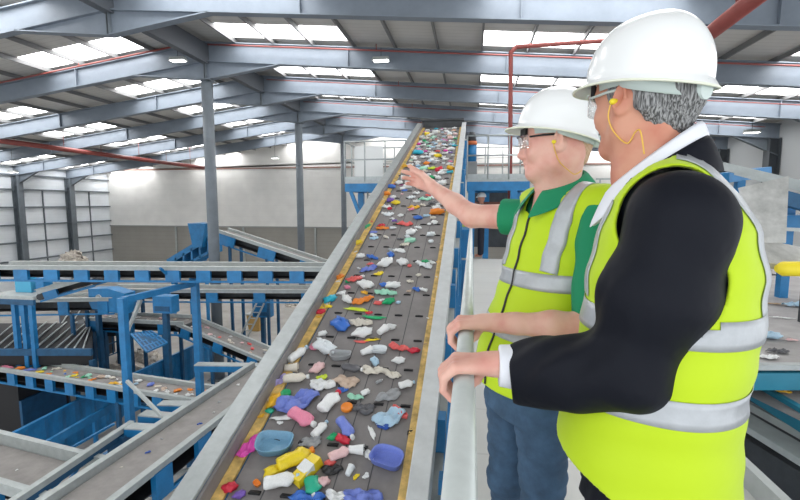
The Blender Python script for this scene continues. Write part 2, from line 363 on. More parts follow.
# ------------------------------------------------------------------ far platform
DZ = 2.13
def platform(label, x0, x1, y0, y1, z, post_sp, legs, name='access_platform', hh=1.15, skipx=()):
    t = thing(name, label, 'platform', ((x0+x1)/2, (y0+y1)/2, z))
    MB().box((x0, y0, z-.06), (x1, y1, z), RAILG).build('deck', t)
    m = MB()
    for y in (y0, y1-.1): m.box((x0, y, z-.30), (x1, y+.1, z-.06), BLUE)
    for x in (x0, x1-.1): m.box((x, y0+.1, z-.30), (x+.1, y1-.1, z-.06), BLUE)
    m.build('deck_beam', t)
    for i, (ya_, yb_) in enumerate(((y0, y0), (y1, y1))):
        m = MB()
        for h in (hh, hh*.55): m.tube([(x0, ya_, z+h), (x1, yb_, z+h)], .022, GALV, 8)
        n = max(2, int((x1-x0)/post_sp)+1)
        for q in range(n):
            x = x0+(x1-x0)*q/(n-1); m.tube([(x, ya_, z), (x, yb_, z+hh)], .022, GALV, 8)
        m.box((x0, ya_-.01, z), (x1, ya_+.01, z+.14), GALV)
        m.build('railing', t)
    for x in (x0, x1):
        m = MB()
        for h in (hh, hh*.55): m.tube([(x, y0, z+h), (x, y1, z+h)], .022, GALV, 8)
        m.tube([(x, (y0+y1)/2, z), (x, (y0+y1)/2, z+hh)], .022, GALV, 8)
        m.build('railing', t)
    for (x, y) in legs: MB().box((x-.09, y-.09, FZ), (x+.09, y+.09, z-.3), BLUE).build('leg', t)
    return t
t = platform('blue and grey railed platform left of the top of the rising belt', -3.72, -1.9, 13.0, 14.6, DZ, .6, [(-3.6, 14.5), (-2.05, 14.5), (-2.05, 13.1)])
MB().beam((-3.55, 13.05, DZ-.3), (-3.15, 13.05, DZ-1.35), .1, .1, BLUE).build('brace', t)
MB().box((-3.66, 13.9, DZ+.15), (-2.75, 13.94, DZ+1.12), mat('white_sheet', (.78, .79, .78), .5)).build('white_panel', t)
lad = thing('ladder', 'thin grey ladder hanging below the left platform', 'ladder', (-3.0, 13.3, 0))
for X in (-3.1, -2.75): MB().tube([(X, 13.3, DZ-2.6), (X, 13.3, DZ-.1)], .02, GALV, 8).build('stile', lad)
for k in range(8): MB().tube([(-3.1, 13.3, DZ-2.5+.3*k), (-2.75, 13.3, DZ-2.5+.3*k)], .014, GALV, 6).build('rung', lad)
t = platform('blue railed platform right of the rising belt top, above the distant person', -.15, 1.5, 12.4, 15.0, DZ, .5, [(-.02, 12.5), (1.1, 12.5), (.45, 14.8), (1.42, 14.8)])
MB().box((.05, 12.9, DZ-.75), (1.3, 13.1, DZ-.6), mat('rust_beam', (.20, .075, .05), .7)).build('rusty_beam', t)
m = MB(); m.box((.05, 15.6, 0), (1.6, 15.7, DZ-.1), DSTEEL); m.box((.3, 15.5, .9), (.75, 15.6, 1.25), mat('pale_screen', (.6, .62, .6), .5)); tag(m.build('dark_opening_sheet'), 'dark sheet for the shaded interior under the right platform, with a pale panel', 'backdrop')  # dark sheet paints the shaded interior of the opening; pale panel before it
mt = thing('drive_motor', 'grey and blue belt drive motor beside the top of the rising belt', 'motor', (-.02, 12.9, DZ))
m = MB(); m.box((-.17, 12.6, DZ), (.12, 13.0, DZ+.5), mat('motor_grey', (.25, .26, .26), .5, .3)); m.build('gearbox', mt, .02)
m = MB(); m.tube([(-.03, 12.75, DZ+.5), (-.03, 12.75, DZ+.95)], .13, BLUE, 16); m.build('motor_body', mt)
m = MB(); m.tube([(-.03, 12.75, DZ+.95), (-.03, 12.75, DZ+1.05)], .14, mat('orange_paint', (.55, .14, .04), .5), 16); m.tube([(-.03, 12.75, DZ+1.05), (-.03, 12.75, DZ+1.3)], [.12, .07], DSTEEL, 16); m.build('fan_cover', mt)
bx = thing('blue_hopper_box', 'blue steel box beside the rising belt below the pointing arm', 'box', (-.1, 9.2, 0))
m = MB(); m.box((-.2, 8.6, -.8), (-.04, 9.6, 1.0), BLUE); m.build('casing', bx, .01)
MB().box((-.21, 8.58, .42), (-.03, 9.62, .46), GALV).build('trim_band', bx)
MB().box((-.2, 9.75, .75), (-.04, 10.3, 1.1), mat('lime_paint', (.45, .55, .05), .5)).build('lime_cover', bx)
# ------------------------------------------------------------------ generic belt conveyor
def conveyor(label, p0, p1, w, rh=.16, fh=.5, br=1.0, bw=.36, legs=(), belt=BELT2, group=None, name='belt_conveyor', fm=BLUE, frame=True, railm=RAILG):
    p0, p1 = V(p0), V(p1); L = (p1-p0).length; d = (p1-p0).normalized(); s = d.cross(V((0,0,1))).normalized(); n = s.cross(d).normalized()
    t = thing(name, label, 'conveyor', p0)
    MB().beam(p0, p1, w-.08, .03, belt, ou=-.015).build('belt', t)
    for q in (-1, 1):
        m = MB(); m.beam(p0, p1, .05, rh, railm, os=q*w/2, ou=rh/2-.03); m.beam(p0, p1, .13, .025, railm, os=q*(w/2+.03), ou=rh-.03); m.build('side_rail', t)
    if frame:
        for q in (-1, 1):
            MB().beam(p0, p1, .06, .06, fm, os=q*w/2, ou=-fh-.02).build('lower_chord', t)
            k = 0; x = br*.3
            while x < L-.2 and k < 45:
                c = p0+d*x
                MB().beam(c-d*bw/2, c+d*bw/2, .10, fh-.02, fm, os=q*w/2, ou=-fh/2-.01).build('bracket', t); x += br; k += 1
        MB().beam(p0, p1, w-.14, .02, BLACK, ou=-fh*.75).build('return_belt', t)
        MB().beam(p0, p1, .02, fh*.6, DSTEEL, ou=-fh*.45).build('inner_shield', t)
    m = MB()
    for c in (p0, p1): m.tube([c-s*(w/2-.05)-n*.13, c+s*(w/2-.05)-n*.13], .11, DSTEEL, 12)
    m.build('end_drum', t)
    for f_ in legs:
        for q in (-1, 1):
            c = p0+(p1-p0)*f_+s*q*w/2
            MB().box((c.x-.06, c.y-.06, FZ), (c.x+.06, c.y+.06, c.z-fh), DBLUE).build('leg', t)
    return t, p0, p1, d, s, n, w
CV = {}
p0, p1 = at(-25, 266, Z=-.35)+V((0,.6,-.1)), at(352, 268, Z=-.35)+V((0,.6,-.1))
CV['A'] = conveyor('long level conveyor crossing the left side, topmost of the level ones', p0, p1, .9, legs=(), fh=.33, br=.92, bw=.42, rh=.13)
p0, p1 = at(100, 290, Z=-2.3), at(352, 291, Z=-2.3)
CV['A2'] = conveyor('level conveyor just below and behind the topmost level conveyor', p0+V((0,.6,-.1)), p1+V((0,.6,-.1)), 1.0, legs=(.1, .8), fh=.42, br=2.1, bw=.5)
p0, p1 = at(-20, 300, Z=-2.6), at(120, 298, Z=-2.6)
CV['A3'] = conveyor('level conveyor low at the left edge behind the dark screen decks', p0, p1, 1.0, legs=(.3, .7), fh=.55, br=1.6, bw=.4)
p0, p1 = at(88, 319, Z=-3.7), at(186, 324, Z=-3.7)
CV['B'] = conveyor('short level conveyor carrying litter behind the blue post', p0+V((0,.4,0)), p1+V((0,.4,0)), 1.1, legs=(.2, .8), fh=.45, br=1.7, bw=.5)
p0, p1 = at(186, 322, Z=-3.75), at(305, 372, Z=-5.4)
CV['B2'] = conveyor('conveyor with litter descending to the right behind the nearest column', p0, p1, 1.1, legs=(.3, .8), fh=.4, br=1.7, bw=.45)
p0, p1 = at(-14, 362, Z=-4.6), at(250, 403, Z=-4.6)
CV['C'] = conveyor('grey railed conveyor with colourful litter crossing behind the blue post', p0, p1, .95, legs=(.1, .6), fh=.42, br=.95, bw=.38)
p0, p1 = at(60, 520, Z=-3), at(270, 368, Z=-3)
CV['D'] = conveyor('nearest lower conveyor running diagonally beside the big rising belt', p0, p1, .95, legs=(.2, .55, .85), fh=.5, br=1.1, bw=.4)
p0, p1 = at(-60, 448, Z=-4.0), at(125, 500, Z=-4.0)
CV['E'] = conveyor('empty grey conveyor entering at the bottom left corner', p0, p1, 1.15, legs=(.5,), fh=.25, br=1.3, bw=.2, rh=.28)
p0, p1 = at(222, 231, Z=.1), at(335, 268, Z=-1.6)
CV['K'] = conveyor('distant conveyor sloping down to the right before the back wall', p0, p1, 1.0, legs=(.12, .45), fh=.5, br=2.2, bw=.9)
p0, p1 = at(60, 300, Z=-2.2), at(98, 277, Z=-1.4)
CV['I'] = conveyor('short ramp conveyor rising to the topmost level conveyor', at(45, 291, Z=-1.35), at(98, 276, Z=-.9), .8, fh=.25, br=1.2, bw=.4)
# distant blue inclined machine
bm = thing('blue_sorting_machine', 'distant blue inclined machine left of the nearest column', 'machine', at(200, 262, Z=-2))
a, b = at(168, 262, Y=26), at(208, 238, Y=26)
for q in (0, 1.4):
    o_ = V((0, q, 0))
    MB().beam(a+o_, b+o_, .12, .35, BLUE).build('side_frame', bm)
    MB().beam(a+o_+V((0,0,-.8)), b+o_+V((0,0,-.9)), .12, .15, BLUE).build('lower_frame', bm)
for k in range(6):
    c = a+(b-a)*(k/5); MB().box(c+V((-.06,-.06,-1.0)), c+V((.06,1.5,0)), BLUE).build('rib', bm)
MB().beam(a+V((0,.7,.1)), b+V((0,.7,.1)), 1.2, .06, GALV).build('chute_plate', bm)
c = at(203, 231, Y=26); m = MB(); m.hexa([c+V((-.5,-.4,-1)), c+V((.1,-.4,-1)), c+V((.1,.9,-1)), c+V((-.5,.9,-1)), c+V((-.7,-.5,.5)), c+V((.5,-.5,.5)), c+V((.5,1,.5)), c+V((-.7,1,.5))], BLUE); m.build('hopper', bm)
for x in (172, 190, 206):
    c = at(x, 262, Y=26); MB().box(c+V((-.08,-.08,0)), V((c.x+.08, c.y+.08, FZ)), BLUE).build('leg', bm)
# left corner platform with box
c0 = at(-10, 295, Z=-1.9); c1 = at(44, 295, Z=-1.9)
tb = thing('equipment_table', 'blue framed stand with a pale deck at the left edge below the topmost conveyor', 'stand', c0)
MB().box((c0.x, c0.y-.1, -2.0), (c1.x, c0.y+1.2, -1.88), RAILG).build('deck', tb)
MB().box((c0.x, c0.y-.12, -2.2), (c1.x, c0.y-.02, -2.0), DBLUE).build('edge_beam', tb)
for X in (c0.x+1, c0.x+.3+(c1.x-c0.x)*.55, c1.x-.25): MB().box((X-.08, c0.y-.05, -4.6), (X+.08, c0.y+.1, -2.1), BLUE).build('leg', tb)
for (xa, xb, h) in ((15, 31, .62),):
    a = at(xa, 289, Y=c0.y+.5); b = at(xb, 289, Y=c0.y+.5); m = MB(); m.box((a.x, a.y, -1.88), (b.x, a.y+.5, -1.88+h), mat('light_blue_box', (.06, .36, .56), .5)); tag(m.build('blue_crate', None, .02), 'light blue box on the stand at the left edge', 'box')
a = at(38, 289, Y=c0.y+.5); m = MB(); m.box((a.x-.1, a.y, -1.88), (a.x+.25, a.y+.4, -1.3), BLUE); tag(m.build('junction_box', None, .02), 'small blue box beside the light blue box, left edge stand', 'box')
# blue middle machine body (88-125, 290-320)
a = at(88, 289, Y=16.5); b = at(126, 314, Y=16.5)
mb = thing('blue_gearbox_housing', 'blue steel housing between the level conveyors left of the blue post', 'machine', (a.x, 16.5, b.z))
m = MB(); m.prism([(a.x, 16.5, a.z), (a.x+.9, 16.5, a.z+.05), (b.x, 16.5, a.z-.15), (b.x, 16.5, b.z), (a.x+.15, 16.5, b.z+.1), (a.x, 16.5, b.z+.4)], (0, .6, 0), BLUE); m.build('casing', mb)
MB().tube([(a.x+.5, 16.45, a.z-.35), (a.x+.5, 16.55, a.z-.35)], .13, GALV, 14).build('bearing', mb)
for X in (a.x+.15, b.x-.2): MB().box((X, 16.6, FZ), (X+.15, 16.8, b.z+.1), DBLUE).build('leg', mb)
for (xa, xb, ya, yb, Yd) in ((152, 172, 296, 314, 16.2), (252, 270, 300, 318, 21.5)):
    a = at(xa, ya, Y=Yd); b = at(xb, yb, Y=Yd); mm_ = thing('drive_housing', 'blue drive housing %s' % ('right of the blue post' if xa < 200 else 'under the second level conveyor, by the grey bin'), 'machine', (a.x, Yd, b.z))
    m = MB(); m.box((a.x, Yd, b.z), (b.x, Yd+.5, a.z), BLUE); m.build('casing', mm_, .02); MB().box((a.x+.1, Yd-.03, b.z+.1), (b.x-.1, Yd, b.z+.3), DBLUE).build('cover_plate', mm_)
    MB().box(((a.x+b.x)/2-.1, Yd+.1, FZ), ((a.x+b.x)/2+.1, Yd+.3, b.z), DBLUE).build('leg', mm_)
# dark screen decks with diagonal bars
def screen(label, x0, x1, y0, y1, z, n, dx):
    a = at(x0, y1, Z=z); b = at(x1, y1, Z=z); c = at(x1, y0, Z=z); d = at(x0, y0, Z=z)
    t = thing('screen_deck', label, 'machine', a)
    m = MB(); m.hexa([(p.x, p.y, z-.5) for p in (a, b, c, d)]+[(p.x, p.y, z-.06) for p in (a, b, c, d)], BLACK); m.build('deck', t)
    for k in range(n):
        f0 = k/n; p = a+(b-a)*f0; q = d+(c-d)*min(1, f0+dx)
        MB().beam(p, q, .045, .05, GALV).build('bar', t)
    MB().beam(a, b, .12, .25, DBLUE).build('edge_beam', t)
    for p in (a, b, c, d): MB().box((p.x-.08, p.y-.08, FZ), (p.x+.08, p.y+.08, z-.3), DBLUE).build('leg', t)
    return t
screen('black screen deck with slanting grey bars at the left edge, above the litter belt', -20, 92, 322, 352, -4.0, 11, .32)
screen('smaller black screen deck with grey bars behind the first, left of the blue post', 60, 118, 300, 326, -4.4, 6, .3)
# dark machine blocks in the lower left
def lattice(label, xa, ya, xb, yb, Z, H, dep, n):
    a = at(xa, ya, Z=Z); b = at(xb, yb, Z=Z)
    t = thing('wire_cage', label, 'cage', a); d = (b-a); s = V((-d.y, d.x, 0)).normalized()*dep
    m = MB(); m.hexa([a+s*.1, b+s*.1, b+s, a+s, a+s*.1+V((0,0,H)), b+s*.1+V((0,0,H)), b+s+V((0,0,H)), a+s+V((0,0,H))], DSTEEL); m.build('core', t)
    for k in range(n+1):
        p = a+d*k/n; MB().beam(p, p+V((0,0,H)), .05, .05, DBLUE).build('upright', t)
    for k in range(4):
        z = V((0,0,H*k/3)); MB().beam(a+z, b+z, .05, .05, DBLUE).build('crossbar', t)
lattice('dark wire cage below the litter belt at the left edge', 14, 432, 70, 408, -6.95, 1.5, 1.4, 8)
lattice('dark blue latticed machine behind the litter belt, left of the blue post', 78, 368, 118, 352, -6.0, 1.7, 1.6, 8)
m = MB(); a = at(-30, 440, Z=FZ); m.box((a.x-1, a.y+.6, FZ), (a.x+1.5, a.y+2.6, FZ+1.9), BLACK); m.box((a.x+1.5, a.y+.6, FZ), (a.x+1.6, a.y+2.4, FZ+1.3), DBLUE); tag(m.build('dark_fill_block'), 'black fill block for the shade at the left edge', 'block')  # black block added as dark fill for the shade under the machines
# blue corrugated bunker wall
def corrug(label, pa, pb, H, rails=True):
    t = thing('corrugated_bunker', label, 'container', pa); d = (pb-pa); L = d.length; d.normalize(); s = V((d.y, -d.x, 0)).normalized()
    n = max(6, int(L/.16)); m = MB(); vs = []
    for k in range(n+1):
        off = s*(.05 if (k//2) % 2 else 0)
        p = pa+d*(L*k/n)+off; vs += [p, p-V((0,0,H)), p-s*.06, p-s*.06-V((0,0,H))]
    fs = []
    for k in range(n):
        o = 4*k; fs += [(o, o+1, o+5, o+4), (o+2, o+6, o+7, o+3), (o, o+4, o+6, o+2)]
    m.add(vs, fs, BLUE); m.build('corrugated_panel', t)
    MB().beam(pa, pb, .12, .1, BLUE, ou=.04).build('top_rail', t)
    if rails:
        q = s*1.3
        MB().beam(pa+q-V((0,0,.1)), pb+q-V((0,0,.1)), .1, .25, BLUE).build('front_rail', t)
        k = 0
        while k < L: 
            p = pa+d*k+q; MB().box((p.x-.05, p.y-.05, FZ), (p.x+.05, p.y+.05, p.z), BLUE).build('post', t); k += 1.7
    return t
corrug('long blue corrugated bunker in the lower left, nearer section', at(8, 438, Z=-5.4), at(122, 379, Z=-5.4), 1.5)
corrug('blue corrugated bunker section between the blue post and the column', at(128, 378, Z=-5.4), at(212, 338, Z=-5.4), 1.5, False)
# blue gate frame
gt = thing('blue_gantry', 'blue steel frame of two tall posts joined by a slanting top beam', 'frame', at(128, 424, Z=-3.8))
a = at(122, 298, D=11); b = at(130, 426, D=11.1); a2 = at(186, 281, D=14); b2 = at(197, 372, D=14.6)
MB().box((a.x-.085, a.y-.08, FZ), (a.x+.085, a.y+.08, a.z), BLUE).build('post', gt, .01)
MB().box((a2.x+.2, a2.y-.09, FZ), (a2.x+.4, a2.y+.09, a2.z+.1), BLUE).build('post', gt, .01)
MB().beam(a, a2+V((.3,0,0)), .13, .16, BLUE, ou=-.06).build('top_beam', gt)
MB().beam(at(141, 300, D=12), at(126, 334, D=11.2), .07, .07, RAILG).build('brace', gt)
MB().beam(at(127, 381, D=11), at(170, 424, D=10.3), .07, .07, RAILG).build('brace', gt)
MB().beam(at(128, 331, D=11.2), at(141, 296, D=11.8), .06, .06, RAILG).build('brace', gt)
MB().beam(at(178, 285, D=13.6), at(160, 268, D=13), .06, .06, BLUE).build('brace', gt)
# frame below, with cross beams to the diagonal conveyor
fr = thing('support_frame', 'blue and grey cross beams between the blue post and the diagonal conveyor', 'frame', at(130, 426, Z=-3.6))
for (xa, ya, xb, yb) in ((128, 426, 168, 428), (142, 413, 184, 417), (160, 403, 205, 404), (196, 364, 266, 365)):
    a = at(xa, ya, Z=-3.55 if ya > 380 else -3.3); b = at(xb, yb, Z=-3.55 if ya > 380 else -3.3)
    m = MB(); m.beam(a, b, .28, .03, RAILG); m.beam(a, b, .05, .17, BLUE, ou=-.1, os=.12); m.build('cross_beam', fr)
a = at(132, 423, Z=-3.6); b = at(12, 503, Z=-3.6)
MB().beam(a, b, .13, .12, RAILG).build('long_beam', fr)
MB().beam(a+V((0,0,-.12)), b+V((0,0,-.12)), .10, .12, DBLUE).build('long_beam', fr)
for (x, y, h) in ((115, 434, 1.0), (93, 448, .9), (71, 463, .8)):
    p = at(x, y, Z=-3.65); MB().beam(p, p+V((-.15, .25, -h)), .07, .07, BLUE).build('strut', fr)
a = at(71, 448, Z=-4.3); b = at(114, 424, Z=-4.3)
MB().beam(a, b, .05, .06, BLUE).build('side_rail', fr)
a = at(76, 478, Z=-4.5); b = at(116, 452, Z=-4.5); MB().beam(a, b, .1, .28, BLUE).build('side_plate', fr)
for (xa, ya, xb, yb) in ((70, 470, 42, 500), (82, 462, 56, 500)):
    MB().beam(at(xa, ya, Z=-3.7), at(xb, yb, Z=-4.2), .05, .05, BLUE).build('strut', fr)
for (xa, ya, xb, yb) in ((165, 480, 190, 503), (163, 476, 205, 466), (172, 500, 200, 470)):
    MB().beam(at(xa, ya, Z=-3.9), at(xb, yb, Z=-3.9), .07, .07, RAILG).build('tie_bar', fr)
for (x, y) in ((121, 429),): 
    p = at(x, y, Z=-3.6); MB().box((p.x-.2, p.y-.2, FZ), (p.x+.2, p.y+.2, -3.7), DBLUE).build('leg', fr)
# blue grid panel, baled waste, ladder, bin
t = thing('grid_panel', 'tilted blue grid panel right of the blue post, under the litter belt', 'panel', at(130, 340, Z=-5))
a, b, c, d = at(131, 334, D=17), at(151, 331, D=18), at(167, 343, D=17), at(147, 352, D=16)
MB().add([a, b, c, d, a-V((0,0,.04)), b-V((0,0,.04)), c-V((0,0,.04)), d-V((0,0,.04))], [(0,1,2,3), (7,6,5,4), (0,4,5,1), (1,5,6,2), (2,6,7,3), (3,7,4,0)], DBLUE).build('backing', t)
for k in range(7): MB().beam(a+(b-a)*k/6, d+(c-d)*k/6, .06, .06, BLUE).build('bar', t)
for k in range(5): MB().beam(a+(d-a)*k/4, b+(c-b)*k/4, .06, .06, BLUE).build('bar', t)
rng = random.Random(3)
for i, (x, y, s_, lab) in enumerate([(138, 364, 1.2, 'pale heap of baled waste under the tilted grid panel'), (147, 356, .8, 'smaller waste bale behind the pale heap under the grid panel'), (290, 300, .5, 'small dirty bale on the floor left of the big conveyor'), (98, 261, .9, 'cream bale on the far floor just above the topmost conveyor')]):
    p = at(x, y, Z=FZ+.5 if i != 3 else -1.0); m = MB(); n = 60
    if i == 3: p = at(73, 262, Y=30)
    zb = p.z if i == 3 else FZ
    bm_ = mat('waste_bale', (.55, .50, .44), .9, var=.5, scale=7)
    vs = []; 
    for a_ in range(13):
        for b_ in range(8):
            th = 2*PI*a_/12; ph = PI*.5*b_/7; r_ = s_*(1+.25*rng.uniform(-1, 1))
            vs.append(p+V((math.cos(th)*math.cos(ph)*r_, math.sin(th)*math.cos(ph)*r_, 0))+V((0,0,zb-p.z+math.sin(ph)*r_*.9)))
    m.add(vs, [(a_*8+b_, (a_+1)*8+b_, (a_+1)*8+b_+1, a_*8+b_+1) for a_ in range(12) for b_ in range(7)], bm_); tag(m.build('waste_bale'), lab, 'bale')
wb = thing('waste_bin', 'small grey and yellow bin on the floor behind the second level conveyor', 'bin', at(256, 326, Z=FZ))
p = at(256, 330, Z=FZ); m = MB(); m.hexa([p+V((-.35,-.3,0)), p+V((.35,-.3,0)), p+V((.35,.3,0)), p+V((-.35,.3,0)), p+V((-.45,-.4,1.1)), p+V((.45,-.4,1.1)), p+V((.45,.4,1.1)), p+V((-.45,.4,1.1))], mat('ochre_bin', (.42, .26, .08), .7)); m.build('bin_body', wb); MB().box(p+V((-.5,-.45,1.1)), p+V((.5,.45,1.18)), GALV).build('bin_rim', wb)
lc = thing('service_ladder', 'leaning pale ladder left of the bin, behind the nearest column', 'ladder', at(245, 325, Z=FZ))
a, b = at(236, 345, D=22), at(262, 292, D=22.5)
for q in (0, .4): MB().beam(a+V((q,0,0)), b+V((q,0,0)), .07, .07, RAILG).build('stile', lc)
for k in range(9): c = a+(b-a)*(k+.5)/9; MB().beam(c, c+V((.4,0,0)), .04, .04, RAILG).build('rung', lc)
# ------------------------------------------------------------------ things at the right
wc = thing('picking_conveyor', 'broad grey sorting belt at the right edge behind the nearer man', 'conveyor', at(790, 330, D=3.6))
a, b = at(725, 378, D=3.1), at(850, 378, D=3.1)
c, d = at(725, 268, D=6.5), at(850, 262, D=6.5)
zt = .28
A_, B_, C_, D_ = [V((q.x, q.y, zt)) for q in (at(705, 365, Z=zt), at(900, 365, Z=zt), at(900, 262, Z=zt), at(720, 262, Z=zt))]
m = MB(); m.add([A_, B_, C_, D_]+[p-V((0,0,.06)) for p in (A_, B_, C_, D_)], [(0,1,2,3), (7,6,5,4), (0,4,5,1), (1,5,6,2), (2,6,7,3), (3,7,4,0)], mat('grey_sorting_belt', (.36, .345, .34), .7, var=.2, scale=4)); m.build('belt', wc)
m = MB(); m.beam(A_-V((0,.03,0)), B_-V((0,.03,0)), .06, .04, GALV); m.build('front_rail', wc)
MB().beam(A_-V((0,.05,.10)), B_-V((0,.05,.10)), .06, .13, TEAL).build('front_beam', wc)
for f_ in (.8,): 
    p = A_+(B_-A_)*f_; MB().box((p.x-.05, p.y, -1.0), (p.x+.05, p.y+.1, zt-.1), TEAL).build('leg', wc)
wc2 = thing('lower_side_conveyor', 'lower slanting belt with teal side beams at the bottom right', 'conveyor', at(790, 420, D=3))
a, b = at(735, 368, D=2.75), at(850, 441, D=2.4)
s_ = (at(800, 392, D=3.3)-at(780, 398, D=2.6)); 
def quadslab(pts, th, m, name, par):
    n_ = len(pts); mm = MB(); pts = [V(p) for p in pts]
    mm.add(pts+[p-V((0,0,th)) for p in pts], [tuple(range(n_)), tuple(range(n_, 2*n_))[::-1]]+[(i, i+n_, (i+1)%n_+n_, (i+1)%n_) for i in range(n_)], m); return mm.build(name, par)
def Zq(z, *pp): return [at(x, y, Z=z) for x, y in pp]
quadslab(Zq(.05, (700, 368), (745, 372), (880, 455), (880, 385)), .03, mat('grey_sorting_belt', (.36, .345, .34)), 'belt', wc2)
p = Zq(.02, (740, 376), (880, 458)); MB().beam(p[0], p[1], .05, .17, TEAL, ou=-.05).build('side_beam', wc2)
p = Zq(-.18, (735, 398), (880, 478)); MB().beam(p[0], p[1], .04, .06, RAILG).build('lower_rail', wc2)
p = Zq(-.25, (735, 408), (880, 492)); MB().beam(p[0], p[1], .2, .05, RAILG, os=.1).build('ledge', wc2)
p = Zq(-.4, (735, 420), (880, 505)); MB().beam(p[0], p[1], .5, .4, DSTEEL, ou=-.15).build('dark_skirt', wc2)
p = Zq(-.95, (720, 455), (800, 515)); MB().beam(p[0], p[1], .25, .06, BLUE).build('step_edge', wc2)
p = Zq(-1.0, (720, 475), (780, 520)); MB().beam(p[0], p[1], .12, .06, mat('pale_blue_paint', (.25, .42, .58), .5)).build('step_edge', wc2)
p = Zq(-1.05, (700, 440), (900, 560)); MB().beam(p[0], p[1], 1.5, .05, DSTEEL).build('base', wc2)
ch = thing('steel_chute', 'scuffed bare metal chute panel behind the nearer man\'s shoulder', 'chute', at(765, 240, D=4.2))
CH = mat('scuffed_metal', (.52, .52, .50), .45, .3, var=.35, scale=5)
a, b, c, d = at(738, 188, D=4.4), at(789, 176, D=4.3), at(786, 243, D=4.1), at(752, 243, D=4.2)
m = MB(); m.add([a, b, c, d, a+V((.03,.05,0)), b+V((.03,.05,0)), c+V((.03,.05,0)), d+V((.03,.05,0))], [(3,2,1,0), (4,5,6,7), (0,1,5,4), (1,2,6,5), (2,3,7,6), (3,0,4,7)], CH); m.build('side_plate', ch)
a, b, c, d = at(748, 236, D=4.3), at(815, 250, D=4.2), at(815, 267, D=4.0), at(755, 262, D=4.0)
m = MB(); m.add([a, b, c, d]+[p+V((0,0,-.05)) for p in (a, b, c, d)], [(3,2,1,0), (4,5,6,7), (0,1,5,4), (1,2,6,5), (2,3,7,6), (3,0,4,7)], CH); m.build('slide_plate', ch)
MB().box(at(752, 262, D=4.1)-V((0,0,.12)), at(779, 275, D=4.05)+V((0,.1,0)), DSTEEL).build('dark_lip', ch)
fl = at(780, 268, D=4.4); fl = at(822, 268, D=4.4); MB().box((fl.x-.04, fl.y+.1, -1.0), (fl.x+.04, fl.y+.2, fl.z), DSTEEL).build('leg', ch)
yb_ = at(793, 269, D=3.9); m = MB(); m.tube([yb_+V((-.13,0,0)), yb_+V((-.08,0,0)), yb_+V((.35,.05,0))], [.03, .065, .065], mat('bright_yellow', (.85, .68, .02), .5), 12); tag(m.build('yellow_pad'), 'bright yellow padded roller end at the right edge', 'roller')
bg = thing('side_gantry', 'blue and pale grey gantry rails at the upper right edge', 'frame', at(770, 180, D=6))
MB().beam(at(722, 166, D=6.0), at(830, 192, D=5.4), .1, .1, RAILG).build('top_rail', bg)
MB().beam(at(735, 173, D=5.9), at(830, 197, D=5.3), .05, .05, RAILG).build('second_rail', bg)
MB().beam(at(722, 178, D=6.3), at(764, 172, D=6.6), .2, .14, BLUE).build('blue_beam', bg)
MB().beam(at(764, 193, D=5.4), at(835, 212, D=5.2), .2, .16, DBLUE).build('dark_beam', bg)
MB().beam(at(770, 223, D=5.6), at(835, 221, D=5.6), .2, .18, BLUE).build('blue_beam', bg)
MB().beam(at(780, 229, D=5.2), at(835, 231, D=5.2), .05, .04, RAILG).build('rail', bg)
for x in (791,): 
    p = at(x, 215, D=5.7); MB().box((p.x-.05, p.y, -1.0), (p.x+.05, p.y+.1, p.z+.25), BLUE).build('post', bg)
for x in (742,): 
    p = at(x, 180, D=6.3); MB().box((p.x-.05, p.y, -1.0), (p.x+.05, p.y+.1, p.z), BLUE).build('post', bg)
for p_ in ((2.3, 3.0), (4.3, 3.0), (4.3, 7), (2.6, 7.0)):
    pass
sf = thing('side_deck', 'dark steel deck below the sorting belts at the right', 'platform', (4, 4, -1.05))
MB().box((1.75, 1.2, -1.15), (7.5, 8.5, -1.05), DSTEEL).build('deck', sf)
for X in (2.0, 7.2):
    for Y in (1.5, 8.2): MB().box((X-.08, Y-.08, FZ), (X+.08, Y+.08, -1.15), BLUE).build('leg', sf)
# gantry glimpsed between the two men
g3 = thing('middle_gantry', 'distant blue and grey platform glimpsed between the two men', 'platform', at(622, 190, Y=16))
MB().beam(at(596, 195, Y=16), at(660, 195, Y=16), .2, .25, BLUE).build('deck_beam', g3)
MB().beam(at(596, 179, Y=16), at(700, 179, Y=16), .05, .05, GALV).build('rail', g3)
for x in (600, 615, 630, 645): MB().beam(at(x, 179, Y=16), at(x, 194, Y=16), .05, .05, GALV, up=V((1,0,0))).build('post', g3)
for x in (605, 640): p = at(x, 198, Y=16); MB().box((p.x-.08, p.y-.08, FZ), (p.x+.08, p.y+.08, p.z), BLUE).build('leg', g3)
